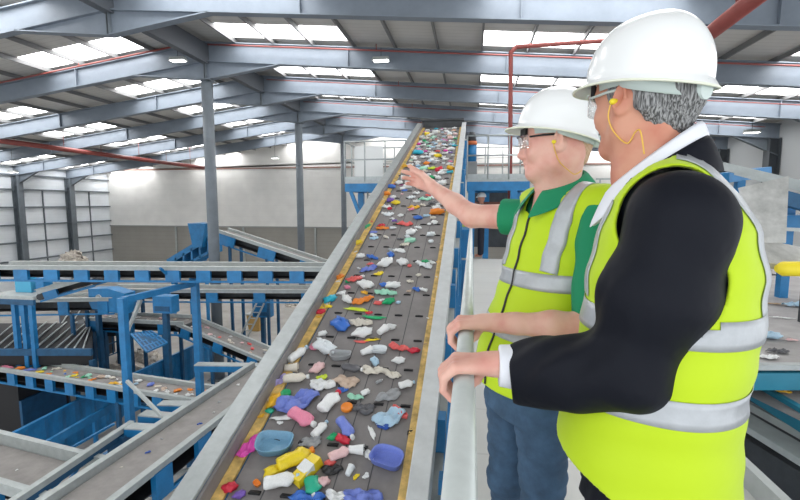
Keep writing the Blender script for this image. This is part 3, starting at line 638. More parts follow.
# ------------------------------------------------------------------ implicit surface toolkit for the figures
def npv(v): return np.array(v, dtype=np.float32)
class SDF:
    def __init__(s, h): s.h = h; s.ops = []
    def cone(s, a, b, ra, rb, k=.02, op='add'): s.ops.append(('cone', npv(a), npv(b), ra, rb, k, op)); return s
    def ball(s, c, r, k=.02, op='add'): return s.ell(c, (r, r, r), None, k, op)
    def ell(s, c, rad, R=None, k=.02, op='add'): s.ops.append(('ell', npv(c), npv(rad), None if R is None else np.array(R, dtype=np.float32), k, op)); return s
    def loft(s, O, f, l, prof, p=2.4, k=.02, op='add'):
        """prof rows: z, cf, cl, r_front, r_back, r_side   (f, l horizontal unit vectors)"""
        s.ops.append(('loft', npv(O), npv(f), npv(l), np.array(prof, dtype=np.float32), p, k, op)); return s
    def plane(s, o, n, op='cut'): s.ops.append(('plane', npv(o), npv(n), op)); return s      # removes the side n points to
    def func(s, fn): s.ops.append(('func', fn)); return s
    def shell(s, t): s.ops.append(('shell', t)); return s
    def bounds(s, m=.03):
        lo = np.full(3, 1e9); hi = -lo
        for o in s.ops:
            if o[0] == 'cone' and o[-1] == 'add':
                r = max(o[3], o[4]); lo = np.minimum(lo, np.minimum(o[1], o[2])-r); hi = np.maximum(hi, np.maximum(o[1], o[2])+r)
            if o[0] == 'ell' and o[-1] == 'add': r = o[2].max(); lo = np.minimum(lo, o[1]-r); hi = np.maximum(hi, o[1]+r)
            if o[0] == 'loft' and o[-1] == 'add':
                P = o[4]; r = P[:, 3:6].max()+np.abs(P[:, 1:3]).max(); O = o[1]
                lo = np.minimum(lo, [O[0]-r, O[1]-r, P[0, 0]-.03]); hi = np.maximum(hi, [O[0]+r, O[1]+r, P[-1, 0]+.03])
        return lo-m, hi+m
    def run(s, name, m, parent, smooth=2, box=None):
        h = s.h; lo, hi = s.bounds() if box is None else (np.array(box[0]), np.array(box[1]))
        n = np.ceil((hi-lo)/h).astype(int)+1
        ax = [(lo[i]+h*np.arange(n[i])).astype(np.float32) for i in range(3)]
        D = np.full(tuple(n), .5, dtype=np.float32)
        def sub(a, b):
            i0 = np.maximum(0, np.floor((a-lo)/h).astype(int)); i1 = np.minimum(n, np.ceil((b-lo)/h).astype(int)+1)
            if (i1 <= i0).any(): return None
            sl = tuple(slice(i0[i], i1[i]) for i in range(3))
            G = [ax[0][sl[0]][:, None, None], ax[1][sl[1]][None, :, None], ax[2][sl[2]][None, None, :]]
            return sl, G
        def merge(sl, d, k, op):
            cur = D[sl]
            if op == 'add':
                hh = np.maximum(k-np.abs(cur-d), 0)/k; D[sl] = np.minimum(cur, d)-hh*hh*k*.25
            elif op == 'sub':
                d = -d; hh = np.maximum(k-np.abs(cur-d), 0)/k; D[sl] = np.maximum(cur, d)+hh*hh*k*.25
            elif op == 'int': D[sl] = np.maximum(cur, d)
        for o in s.ops:
            if o[0] == 'cone':
                _, a, b, ra, rb, k, op = o; mg = max(ra, rb)+k+2*h+.01
                q = sub(np.minimum(a, b)-mg, np.maximum(a, b)+mg)
                if q is None: continue
                sl, G = q; ba = b-a; L2 = float(ba@ba)+1e-9
                t = ((G[0]-a[0])*ba[0]+(G[1]-a[1])*ba[1]+(G[2]-a[2])*ba[2])/L2; t = np.clip(t, 0, 1)
                d = np.sqrt((G[0]-a[0]-t*ba[0])**2+(G[1]-a[1]-t*ba[1])**2+(G[2]-a[2]-t*ba[2])**2)-(ra+(rb-ra)*t)
                merge(sl, d, k, op)
            elif o[0] == 'ell':
                _, c, rad, R, k, op = o; mg = rad.max()+k+2*h+.01
                q = sub(c-mg, c+mg)
                if q is None: continue
                sl, G = q; X = [G[i]-c[i] for i in range(3)]
                if R is not None: X = [X[0]*R[i][0]+X[1]*R[i][1]+X[2]*R[i][2] for i in range(3)]
                k0 = np.sqrt((X[0]/rad[0])**2+(X[1]/rad[1])**2+(X[2]/rad[2])**2)
                k1 = np.sqrt((X[0]/rad[0]**2)**2+(X[1]/rad[1]**2)**2+(X[2]/rad[2]**2)**2)+1e-6
                merge(sl, k0*(k0-1)/k1, k, op)
            elif o[0] == 'loft':
                _, O, f, l, P, p, k, op = o; r = P[:, 3:6].max()+np.abs(P[:, 1:3]).max()+k+.02
                q = sub(np.array([O[0]-r, O[1]-r, P[0, 0]-.04]), np.array([O[0]+r, O[1]+r, P[-1, 0]+.04]))
                if q is None: continue
                sl, G = q; z = G[2]; iz = [np.interp(z, P[:, 0], P[:, j]).astype(np.float32) for j in range(1, 6)]
                a = (G[0]-O[0])*f[0]+(G[1]-O[1])*f[1]-iz[0]; b = (G[0]-O[0])*l[0]+(G[1]-O[1])*l[1]-iz[1]
                ra = np.where(a > 0, iz[2], iz[3]); 
                e = (np.abs(a/ra)**p+np.abs(b/iz[4])**p)**(1/p)
                d = (e-1)*np.minimum(ra, iz[4])
                d = np.maximum(d, np.maximum(z-P[-1, 0], P[0, 0]-z)).astype(np.float32)
                merge(sl, d, k, op)
            elif o[0] == 'plane':
                _, c, nn, op = o
                d = (ax[0][:, None, None]-c[0])*nn[0]+(ax[1][None, :, None]-c[1])*nn[1]+(ax[2][None, None, :]-c[2])*nn[2]
                D = np.maximum(D, d)
            elif o[0] == 'func':
                D = D + o[1](ax[0][:, None, None], ax[1][None, :, None], ax[2][None, None, :]).astype(np.float32)
            elif o[0] == 'shell': D = np.abs(D)-o[1]
        return nets(D, lo, h, name, m, parent, smooth)
def nets(D, lo, h, name, m, parent, smooth=2):
    n = D.shape; ins = D < 0
    cs_ = (n[0]-1, n[1]-1, n[2]-1); cnt = np.zeros(cs_, np.int8)
    offs = [(i, j, k) for i in (0, 1) for j in (0, 1) for k in (0, 1)]
    sl = lambda o: tuple(slice(o[i], o[i]+cs_[i]) for i in range(3))
    for o in offs: cnt += ins[sl(o)]
    act = (cnt > 0) & (cnt < 8); idx = np.argwhere(act)
    num = np.full(cs_, -1, np.int64); num[act] = np.arange(len(idx))
    acc = np.zeros((len(idx), 3)); c = np.zeros(len(idx))
    for a in offs:
        for ax_ in range(3):
            if a[ax_]: continue
            b = list(a); b[ax_] = 1
            va = D[idx[:, 0]+a[0], idx[:, 1]+a[1], idx[:, 2]+a[2]]; vb = D[idx[:, 0]+b[0], idx[:, 1]+b[1], idx[:, 2]+b[2]]
            mk = (va < 0) != (vb < 0); t = np.where(mk, va/(va-vb+1e-12), 0)
            for q in range(3): acc[:, q] += np.where(mk, a[q]+(t if q == ax_ else 0), 0)
            c += mk
    vs = (acc/c[:, None]+idx)*h+lo
    faces = []
    for ax_ in range(3):
        o1, o2 = [(1, 2), (2, 0), (0, 1)][ax_]
        s0 = [slice(1, -1)]*3; s0[ax_] = slice(0, n[ax_]-1); s1 = list(s0); s1[ax_] = slice(1, n[ax_])
        A = ins[tuple(s0)]; B = ins[tuple(s1)]; ed = np.argwhere(A != B)
        if len(ed) == 0: continue
        flip = A[tuple(ed.T)]
        base = ed.copy(); base[:, o1] += 1; base[:, o2] += 1
        def cell(d1, d2):
            q = base.copy(); q[:, o1] -= d1; q[:, o2] -= d2; return num[q[:, 0], q[:, 1], q[:, 2]]
        q = np.stack([cell(0, 0), cell(1, 0), cell(1, 1), cell(0, 1)], 1)
        q[~flip] = q[~flip][:, ::-1]
        faces.append(q)
    F_ = np.concatenate(faces); F_ = F_[(F_ >= 0).all(1)]
    for _ in range(smooth):
        s_ = np.zeros_like(vs); w_ = np.zeros(len(vs))
        for i in range(4):
            a, b = F_[:, i], F_[:, (i+1) % 4]
            np.add.at(s_, a, vs[b]); np.add.at(w_, a, 1); np.add.at(s_, b, vs[a]); np.add.at(w_, b, 1)
        vs = vs*.5+.5*s_/np.maximum(w_, 1)[:, None]
    mb = MB(); mb.v = [tuple(v) for v in vs.tolist()]; mb.f = F_.tolist(); i = mb.mi(m); mb.m = [i]*len(mb.f); mb.sm = [True]*len(mb.f)
    if name is None: return mb
    return mb.build(name, parent)
def merge_mb(*mbs):
    r = MB()
    for q in mbs:
        o = len(r.v); r.v += q.v; r.f += [[o+k for k in f] for f in q.f]; mp = [r.mi(m) for m in q.mats]
        r.m += [mp[k] for k in q.m]; r.sm += q.sm
    return r
def rays_ribbon(name, grid, bvh, m, parent, off=.002, th=.0015):
    """grid: rows of (origin outside, direction inwards) -> strip lying on the garment"""
    H = [[bvh.ray_cast(V(o), V(d).normalized(), 1.5) for (o, d) in row] for row in grid]
    mb = MB(); vs = []; ok = {}
    for i, row in enumerate(H):
        for j, (p, nn, _, _) in enumerate(row):
            if p is not None:
                if nn.dot(V(grid[i][j][1])) > 0: nn = -nn
                ok[i, j] = len(vs); vs.append(p+nn*off)
    fs = []
    for i in range(len(H)-1):
        for j in range(len(H[0])-1):
            ks = [(i, j), (i+1, j), (i+1, j+1), (i, j+1)]
            if all(k in ok for k in ks):
                q = [ok[k] for k in ks]
                if max((vs[q[a]]-vs[q[(a+1) % 4]]).length for a in range(4)) < .05: fs.append(tuple(q))
    par = list(range(len(vs)))
    def fd(a):
        while par[a] != a: par[a] = par[par[a]]; a = par[a]
        return a
    for f_ in fs:
        for q in f_[1:]: par[fd(q)] = fd(f_[0])
    if not fs: return None
    cc = {}
    for f_ in fs: cc[fd(f_[0])] = cc.get(fd(f_[0]), 0)+1
    o = None
    for rt_, n_ in cc.items():
        if n_ < 12: continue
        f2_ = [f_ for f_ in fs if fd(f_[0]) == rt_]; us = sorted({q for f_ in f2_ for q in f_}); ix = {q: i for i, q in enumerate(us)}
        mb = MB(); mb.add([vs[q] for q in us], [tuple(ix[q] for q in f_) for f_ in f2_], m, True); o = mb.build(name, parent)
        sd = o.modifiers.new('thick', 'SOLIDIFY'); sd.thickness = th; sd.offset = 0
    return o
def bvh_of(mb): return BVHTree.FromPolygons([V(v) for v in mb.v], mb.f)
def frame(f):
    f = V(f).normalized(); l = V((-f.y, f.x, 0)).normalized(); return f, l
# ---- materials for people
def skin(name, col, red):
    m = mat(name, col, .48, sub=.08, spec=.4); nt = m.node_tree; N = nt.nodes; L = nt.links; b = N['Principled BSDF']
    tc = N.new('ShaderNodeTexCoord'); n = N.new('ShaderNodeTexNoise'); n.inputs['Scale'].default_value = 14; n.inputs['Detail'].default_value = 4
    mx = N.new('ShaderNodeMix'); mx.data_type = 'RGBA'; mx.inputs[6].default_value = (*col, 1); mx.inputs[7].default_value = (*red, 1)
    mr = N.new('ShaderNodeMapRange'); mr.inputs[1].default_value = .4; mr.inputs[2].default_value = .7; L.new(tc.outputs['Object'], n.inputs[0]); L.new(n.outputs[0], mr.inputs[0]); L.new(mr.outputs[0], mx.inputs[0]); L.new(mx.outputs[2], b.inputs['Base Color'])
    return m
SK1 = skin('ruddy_skin', (.62, .30, .20), (.54, .20, .13))
SK2 = skin('fair_skin', (.76, .45, .36), (.68, .31, .25))
HIVIS = mat('hi_vis_yellow', (.50, .69, .0), .65, sheen=.1, bump=.25, bscale=14)
HIV2 = mat('hi_vis_binding', (.68, .90, .05), .6)
TAPE = mat('reflective_tape', (.47, .49, .51), .38, .25, var=.12, scale=25, bump=.15, bscale=30)
SUIT = mat('navy_black_wool', (.0040, .0052, .0105), .62, bump=1.0, bscale=7, spec=.2)
POLO = mat('green_polo_cotton', (.005, .24, .105), .8, bump=.3, bscale=20)
SHIRT = mat('white_shirt', (.80, .81, .86), .7, bump=.1, bscale=25)
JEANS = mat('blue_denim', (.045, .095, .165), .85, var=.45, scale=9, bump=.4, bscale=30)
TROU = mat('black_trousers', (.006, .006, .009), .8)
HELM = mat('white_helmet_plastic', (.83, .84, .83), .28, coat=.25)
HARN = mat('pale_mint_plastic', (.55, .63, .60), .45)
LENS = mat('clear_lens', (.95, .97, .97), .05, trans=.9, alpha=.35)
CORD = mat('yellow_cord', (.80, .48, .08), .5)
PLUG = mat('yellow_foam', (.85, .68, .03), .7)
EYEW = mat('eye_white', (.8, .78, .75), .2); IRIS = mat('iris_blue', (.10, .17, .22), .2)
ZIP = mat('black_zip', (.01, .01, .012), .5)
def hairmat(name, c1, c2):
    m = mat(name, c1, .6); nt = m.node_tree; N = nt.nodes; L = nt.links; b = N['Principled BSDF']
    tc = N.new('ShaderNodeTexCoord'); mp = N.new('ShaderNodeMapping'); mp.inputs['Scale'].default_value = (330, 330, 35); mp.inputs['Rotation'].default_value = (.3, .5, 0)
    n = N.new('ShaderNodeTexNoise'); n.inputs['Scale'].default_value = 1; n.inputs['Detail'].default_value = 3
    mr = N.new('ShaderNodeMapRange'); mr.inputs[1].default_value = .4; mr.inputs[2].default_value = .62
    mx = N.new('ShaderNodeMix'); mx.data_type = 'RGBA'; mx.inputs[6].default_value = (*c1, 1); mx.inputs[7].default_value = (*c2, 1)
    L.new(tc.outputs['Object'], mp.inputs[0]); L.new(mp.outputs[0], n.inputs[0]); L.new(n.outputs[0], mr.inputs[0]); L.new(mr.outputs[0], mx.inputs[0]); L.new(mx.outputs[2], b.inputs['Base Color'])
    bp = N.new('ShaderNodeBump'); bp.inputs['Strength'].default_value = .6; bp.inputs['Distance'].default_value = .004; L.new(n.outputs[0], bp.inputs['Height']); L.new(bp.outputs[0], b.inputs['Normal'])
    return m
HAIR1 = hairmat('grey_hair', (.05, .05, .05), (.34, .34, .34)); HAIR2 = hairmat('fair_stubble_hair', (.50, .31, .18), (.62, .42, .28))
# ---- head: local x forward, y left, z up; origin between the eyes' level and ear axis
def head_frame(E, yaw, pitch, roll=0):
    R = Matrix.Rotation(yaw, 3, 'Z') @ Matrix.Rotation(pitch, 3, 'Y') @ Matrix.Rotation(roll, 3, 'X')
    E = V(E); return (lambda x, y, z: E + R @ V((x, y, z))), R
def add_head(s, H, R, sc_=1, full=0):
    Rt = [list(r) for r in R.transposed()]
    def e(c, r, k=.015, op='add', Rx=None):
        RR_ = Rt if Rx is None else [list(q) for q in (R @ Rx).transposed()]
        s.ell(H(*c), r, RR_, k, op)
    e((-.012, 0, .028), (.099, .077, .090)); e((.030, 0, -.035), (.066, .062, .078), .03)
    e((.045, 0, .03), (.052, .064, .06), .02)
    s.cone(H(.074, -.010, -.100), H(.074, .010, -.100), .018, .018, .025)
    for q in (1, -1):
        s.cone(H(.070, .012*q, -.098), H(.008, .056*q, -.070), .018, .017, .025)
        s.cone(H(.008, .056*q, -.070), H(-.005, .063*q, -.02), .017, .018, .025)
        e((.062, .036*q, -.032), (.026, .024, .026), .02)
        e((.088, .030*q, .001), (.016, .017, .010), .012, 'sub')
        s.cone(H(.083, .012*q, .019), H(.074, .046*q, .017), .009, .007, .014)
        s.cone(H(.079, .018*q, .004), H(.075, .044*q, .002), .0075, .006, .006)     # lids around the eye
        s.ball(H(.099, .012*q, -.043), .0085, .008)
        # ear
        Rx = Matrix.Rotation(.42*q, 3, 'Z') @ Matrix.Rotation(-.22, 3, 'Y')
        e((-.012, .082*q, -.008), (.020, .0080, .034), .005, 'add', Rx)
        e((-.008, .091*q, -.004), (.0115, .0085, .023), .004, 'sub', Rx)
        s.cone(H(-.020, .088*q, .014), H(-.023, .088*q, -.012), .003, .0028, .004)
        s.cone(H(-.004, .080*q, -.034), H(.002, .077*q, -.026), .008, .006, .006)
        s.cone(H(.002, .080*q, -.008), H(.000, .080*q, .000), .0045, .0035, .004)
    s.cone(H(.088, 0, .004), H(.109, 0, -.036), .0085, .0115, .014)
    s.cone(H(.100, 0, -.047), H(.093, 0, -.060), .006, .006, .01)
    s.cone(H(.084, -.018, -.0655), H(.093, 0, -.063), .0055, .0072, .006); s.cone(H(.084, .018, -.0655), H(.093, 0, -.063), .0055, .0072, .006)
    s.cone(H(.082, -.016, -.0735), H(.091, 0, -.0765), .0055, .0075, .006); s.cone(H(.082, .016, -.0735), H(.091, 0, -.0765), .0055, .0075, .006)
    s.cone(H(.094, -.022, -.0698), H(.094, .022, -.0698), .0018, .0018, .003, 'sub')
    return s
def add_eyes(H, R, parent):
    for q in (1, -1):
        c = H(.0775, .031*q, .001); mb = MB(); vs = []; n1, n2 = 12, 16
        ex = R @ V((1, 0, 0)); ey = R @ V((0, 1, 0)); ez = R @ V((0, 0, 1)); r = .0118; fs = []; ms = []
        for i in range(n1+1):
            th = PI*i/n1
            for j in range(n2):
                ph = 2*PI*j/n2; vs.append(c+ex*(r*math.cos(th))+ey*(r*math.sin(th)*math.cos(ph))+ez*(r*math.sin(th)*math.sin(ph)))
        for i in range(n1):
            for j in range(n2): fs.append((i*n2+j, i*n2+(j+1) % n2, (i+1)*n2+(j+1) % n2, (i+1)*n2+j)); ms.append(i)
        mb.add(vs, fs, EYEW, True); k = mb.mi(IRIS); mb.m = [k if a < 2 else q_ for a, q_ in zip(ms, mb.m)]
        mb.build('eye', parent)
def helmet(H, R, parent, zr=.030, tilt=.06, label='white hard hat'):
    """polar shell: dome, rim lip and peak"""
    na, nt = 72, 26; vs = []; fs = []
    T = Matrix.Rotation(tilt, 3, 'Y'); P = lambda x, y, z: H(*(T @ V((x, y, z))+V((-.006, 0, zr))))
    def rad(a): 
        c, s_ = math.cos(a), math.sin(a); return 1/((abs(c)/.124)**2.15+(abs(s_)/.106)**2.15)**(1/2.15)
    for j in range(nt+1):
        t = j/nt
        for i in range(na):
            a = 2*PI*i/na; r = rad(a); c = math.cos(a)
            if t <= .8:
                u = t/.8; ph = u*PI/2; rr = r*(math.sin(ph)**.92); z = .134*(math.cos(ph)**.84)
                z += .006*math.exp(-(math.sin(a)*rr/.022)**2)*(1-u)**.3*(1 if u < .85 else 0)
            else:
                u = (t-.8)/.2; pk = max(0, c)**3; rr = r+u*(.007+.030*pk+.007*max(0, -c)**3); z = -u*(.010+.010*pk+.010*max(0, -c)**2)
            vs.append(P(rr*math.cos(a), rr*math.sin(a), z))
    for j in range(nt):
        for i in range(na): fs.append((j*na+i, (j+1)*na+i, (j+1)*na+(i+1) % na, j*na+(i+1) % na))
    m = MB(); m.add(vs, fs, HELM, True); o = m.build('helmet', parent); o['label'] = label
    sd = o.modifiers.new('thick', 'SOLIDIFY'); sd.thickness = .003; sd.offset = 0
    m = MB(); rim = [P((rad(a)+.007+.030*max(0, math.cos(a))**3+.007*max(0, -math.cos(a))**3)*math.cos(a), (rad(a)+.007+.030*max(0, math.cos(a))**3+.007*max(0, -math.cos(a))**3)*math.sin(a), -(.010+.010*max(0, math.cos(a))**3+.010*max(0, -math.cos(a))**2)) for a in [2*PI*i/72 for i in range(73)]]
    m.tube(rim, .0028, mat('helmet_edge', (.78, .80, .66), .4), 8, False); m.build('rim_bead', o)
    # harness band: lower at the nape
    m = MB(); vs = []; n = 60
    for i in range(n+1):
        a = 2*PI*i/n; c = math.cos(a); bk = max(0, -c); x = -.006+(.100 if c > 0 else .1125)*c; y = (.0855 if c > 0 else .092)*math.sin(a)
        zt = zr+.03-.052*bk; zb = zr-.006-.052*bk**.8-.010*(1-abs(c))
        for (dx, z) in ((1, zt), (1, zb), (.965, zb), (.965, zt)): vs.append(H(x*dx, y*dx, z))
    m.add(vs, [(4*i+k, 4*i+(k+1) % 4, 4*i+4+(k+1) % 4, 4*i+4+k) for i in range(n) for k in range(4)], HARN, True); m.build('harness_band', o)
    m = MB(); m.tube([H(-.108, 0, zr-.042), H(-.132, 0, zr-.046)], .019, HARN, 18); m.build('ratchet_knob', o)
    for q in (1, -1):
        m = MB(); m.beam(H(-.112, 0, zr-.042), H(-.088, .058*q, zr-.034), .006, .032, HARN); m.build('nape_strap', o)
    m = MB(); m.beam(H(.085, .055, zr+.0), H(.102, .025, zr+.0), .008, .026, ZIP); m.beam(H(.085, -.055, zr+.0), H(.102, -.025, zr+.0), .008, .026, ZIP); m.beam(H(.102, .026, zr), H(.102, -.026, zr), .008, .026, ZIP); m.build('sweat_band', o)
    return o
def glasses(H, parent, dark=False, drop=0):
    t = None; arm = ZIP if dark else HARN
    m = MB(); vs = []; n = 20
    for i in range(n+1):
        a = -1.25+2.5*i/n; x = .058+.052*math.cos(a)+.004; y = .074*math.sin(a)
        for z in (.020, .0, -.022): vs.append(H(x, y, z+drop))
    m.add(vs, [(3*i+k, 3*i+3+k, 3*i+4+k, 3*i+1+k) for i in range(n) for k in range(2)], LENS, True)
    o = m.build('safety_glasses', parent); sd = o.modifiers.new('thick', 'SOLIDIFY'); sd.thickness = .0015
    m = MB()
    for q in (1, -1):
        m.tube([H(.075, .072*q, .012+drop), H(.03, .080*q, .012+drop), H(-.01, .080*q, .010+drop)], .003, arm, 8)
        m.tube([H(.062+.004+.052*math.cos(a), .074*math.sin(a)*q, .021+drop) for a in (0, .4, .8, 1.2)], .0016, arm, 6)
    m.build('glasses_arm', o)
    return o
def earplug(H, parent, pts, q=1):
    m = MB(); m.tube([H(.000, .076*q, -.012), H(.004, .094*q, -.014), H(.005, .098*q, -.015)], [.005, .0065, .003], PLUG, 10)
    o = m.build('ear_plug', parent); m = MB(); m.tube(catmull(pts), .0016, CORD, 6); m.build('ear_plug_cord', o)
def catmull(P, n=8):
    P = [V(p) for p in P]; Q = [P[0]]+P+[P[-1]]; out = []
    for i in range(1, len(Q)-2):
        for k in range(n):
            t = k/n; a, b, c, d = Q[i-1], Q[i], Q[i+1], Q[i+2]
            out.append(.5*((2*b)+(c-a)*t+(2*a-5*b+4*c-d)*t*t+(3*b-a-3*c+d)*t**3))
    out.append(P[-1]); return out
def grip_hand(s, Yc, xc=-.012):
    """left hand closed over the rail tube running along Y"""
    z = RZ
    s.cone((xc+.095, Yc-.002, z+.046), (xc+.05, Yc, z+.047), .024, .024, .02)
    for i, (dy, r, ln) in enumerate(((-.034, .0080, .86), (-.0115, .0090, .97), (.0115, .0094, 1.0), (.034, .0090, .95))):
        y = Yc+dy; w_ = (xc+.055, Yc+dy*.45, z+.045); k0 = (xc-.018, y, z+.044)
        s.cone(w_, k0, .0185, .0125, .014)
        a = (xc-.046*ln-.002, y-.001, z+.020); b = (xc-.044, y, z-.008); c = (xc-.026, y+.001, z-.030*ln-.003)
        s.cone(k0, a, .0118, r+.0015, .006); s.cone(a, b, r+.001, r, .004); s.cone(b, c, r, r*.88, .004)
    t0 = (xc+.055, Yc+.022, z+.040); t1 = (xc+.042, Yc+.048, z+.012); t2 = (xc+.030, Yc+.058, z-.016); t3 = (xc+.012, Yc+.055, z-.034)
    s.cone(t0, t1, .016, .0125, .014); s.cone(t1, t2, .0122, .0108, .006); s.cone(t2, t3, .0105, .0092, .005)
def collar(name, O, f, l, tiltv, r_in, r_out, h_up, drop, gap, m, parent, point=.03, elev=0, rf=1.0):
    """folded collar ring: open at the front by +-gap radians"""
    n = 48; vs = []; U_ = V((0, 0, 1))
    for i in range(n+1):
        a = gap+(2*PI-2*gap)*i/n; c, s_ = math.cos(a), math.sin(a); d = V(f)*c*rf+V(l)*s_
        e = max(0, c)**2; up = U_*(tiltv*(-c))+U_*elev*(0)
        P = [d*r_in, d*(r_in-.002)+U_*h_up, d*(r_in+.007)+U_*(h_up+.004), d*(r_out+point*e*.6)-U_*(drop+point*e), d*(r_out-.006+point*e*.6)-U_*(drop+point*e)]
        for p in P: vs.append(V(O)+p+up)
    k = 5; fs = [(k*i+j, k*i+j+1, k*(i+1)+j+1, k*(i+1)+j) for i in range(n) for j in range(k-1)]
    mb = MB(); mb.add(vs, fs, m, True); o = mb.build(name, parent)
    sd = o.modifiers.new('thick', 'SOLIDIFY'); sd.thickness = .003; sb = o.modifiers.new('s', 'SUBSURF'); sb.levels = 1; sb.render_levels = 1
    return o
def vest_bands(vest_mb, O, f, l, vobj, zs, stripe_l, zlow, wb=.05, ws=.05, zc=1.25):
    b = bvh_of(vest_mb); O = V(O); U_ = V((0, 0, 1))
    for z in zs:
        g = []
        for i in range(97):
            a = 2*PI*i/96; d = V(f)*math.cos(a)+V(l)*math.sin(a)
            g.append([((O.x+d.x*.6, O.y+d.y*.6, z+dz), -d) for dz in np.linspace(-wb/2, wb/2, 5)])
        rays_ribbon('reflective_band', g, b, TAPE, vobj)
    for sl in stripe_l:
        g = []
        for i in range(81):
            a = -.35+(PI+.7)*i/80; d = V(f)*math.cos(a)+U_*math.sin(a)
            c = V((O.x, O.y, zc)); row = []
            for w_ in np.linspace(-ws/2, ws/2, 5):
                q = c+V(l)*(sl+w_); row.append((q+d*.7, -d))
            g.append(row)
        # keep above the upper band only
        H = [[b.ray_cast(V(o), V(d).normalized(), 1.5) for (o, d) in row] for row in g]
        run = []; last = None
        for row, hr_ in list(zip(g, H))+[(None, None)]:
            ok = hr_ is not None and all(q[0] is not None for q in hr_) and hr_[2][0].z > zlow
            if ok and last is not None and (hr_[2][0]-last).length > .045: ok = False; 
            if ok: run.append(row); last = hr_[2][0]
            else:
                if len(run) > 5: rays_ribbon('reflective_stripe', run, b, TAPE, vobj, .0026)
                run = []; last = None
# ================================================================== the nearer man (dark suit)
def wrink(amp, A, B, fr, ph=0, tw=0):
    """soft cloth folds running across the direction A->B"""
    A, B = V(A), V(B); d = (B-A); L_ = d.length; d.normalize()
    def fn(x, y, z):
        t = (x-A.x)*d.x+(y-A.y)*d.y+(z-A.z)*d.z; q = tw*((x-A.x)*d.y-(y-A.y)*d.x+(z-A.z))
        return amp*np.sin(t*fr+q*fr*.7+ph)*np.sin((t*.37+q)*fr*.6+1.3)*np.clip((t+.06)/.12, 0, 1)*np.clip((L_+.1-t)/.1, 0, 1)
    return fn
Tc = V((.418, 1.030, 0)); a_ = math.radians(158); f1, l1 = frame((math.cos(a_), math.sin(a_), 0))
lsh = at(679, 219, D=.80); elb = at(628, 370, D=.85); rsh = Tc-l1*.19+V((0, 0, 1.50))
wr = V((.10, 0.995, RZ+.045))
man1 = thing('person', 'man in dark suit, yellow vest and white hard hat, back half turned, nearest at right', 'person', (Tc.x, Tc.y, 0))
E1 = at(643, 99, D=.975); H1, R1 = head_frame(E1, math.radians(126), .04)
s = SDF(.0026)
add_head(s, H1, R1)
nb = Tc+V((0, 0, 1.560))+f1*.045
s.cone(H1(-.035, 0, -.06), nb, .052, .062, .06); s.cone(H1(.0, 0, -.075), nb+f1*.02, .045, .055, .03)
s.cone(nb, nb-V((0, 0, .06)), .064, .07, .02)
headmb = s.run(None, SK1, None, 1)
s = SDF(.0022); grip_hand(s, 0.985); s.cone((.07, 0.985, RZ+.046), wr+V((.05, 0, 0)), .025, .029, .02)
handmb = s.run(None, SK2, None, 1)
s = SDF(.012)
s.loft(Tc, f1, l1, [(.90, 0, 0, .12, .12, .15), (1.1, 0, 0, .11, .11, .14), (1.35, 0, 0, .12, .12, .16), (1.47, 0, 0, .08, .08, .10)], 2.2, .03)
s.cone(lsh, elb, .045, .038); s.cone(elb, wr+V((.03, 0, 0)), .038, .027); s.cone(rsh-V((0, 0, .03)), rsh-V((0, 0, .32))-l1*.03, .045, .038); s.cone(rsh-V((0, 0, .32))-l1*.03, rsh-V((0, 0, .57))+f1*.08, .036, .03)
hp = Tc-f1*.01
for q in (1, -1):
    h0 = hp+l1*.09*q+V((0, 0, .9)); k0 = hp+l1*.10*q+f1*.02+V((0, 0, .5)); an = hp+l1*.11*q-f1*.03+V((0, 0, .09))
    s.cone(h0, k0, .08, .055); s.cone(k0, an, .052, .04); s.cone(an, an+f1*.12-V((0, 0, .04)), .035, .03)
bodymb = s.run(None, SK1, None, 2)
merge_mb(headmb, handmb, bodymb).build('body', man1)
add_eyes(H1, R1, man1)
# hair: grey, short, under the helmet
s = SDF(.0026); Rt = [list(r) for r in R1.transposed()]
s.ell(H1(-.016, 0, .026), (.103, .083, .094), Rt, .01)
s.cone(H1(-.080, .0, -.02), H1(-.070, 0, -.058), .045, .036, .03)
for q in (1, -1):
    s.cone(H1(-.05, .055*q, -.03), H1(-.055, .038*q, -.055), .026, .020, .02); s.cone(H1(.022, .071*q, .01), H1(.016, .071*q, -.018), .009, .005, .01)
s.plane(H1(.030, 0, .02), R1 @ V((1, 0, .1)).normalized())
for q in (1, -1): s.ell(H1(-.006, .085*q, -.015), (.026, .03, .036), Rt, .006, 'sub'); s.cone(H1(.03, .075*q, -.065), H1(-.02, .075*q, -.06), .04, .028, .006, 'sub')
s.cone(H1(.05, .03, -.09), H1(.05, -.03, -.09), .085, .085, .006, 'sub')
s.func(lambda x, y, z: .0012*np.sin(x*420+z*90)*np.sin(y*380-z*60))
o = s.run('hair', HAIR1, man1, 0); o['label'] = 'short grey hair'
helmet(H1, R1, man1, zr=.033, tilt=-.15, label='white hard hat with pale mint harness')
glasses(H1, man1)
earplug(H1, man1, [H1(.005, .097, -.02), H1(.012, .094, -.045), H1(.006, .084, -.075), H1(-.018, .074, -.102), H1(-.038, .076, -.082), H1(-.052, .080, -.085), H1(-.062, .082, -.13)])
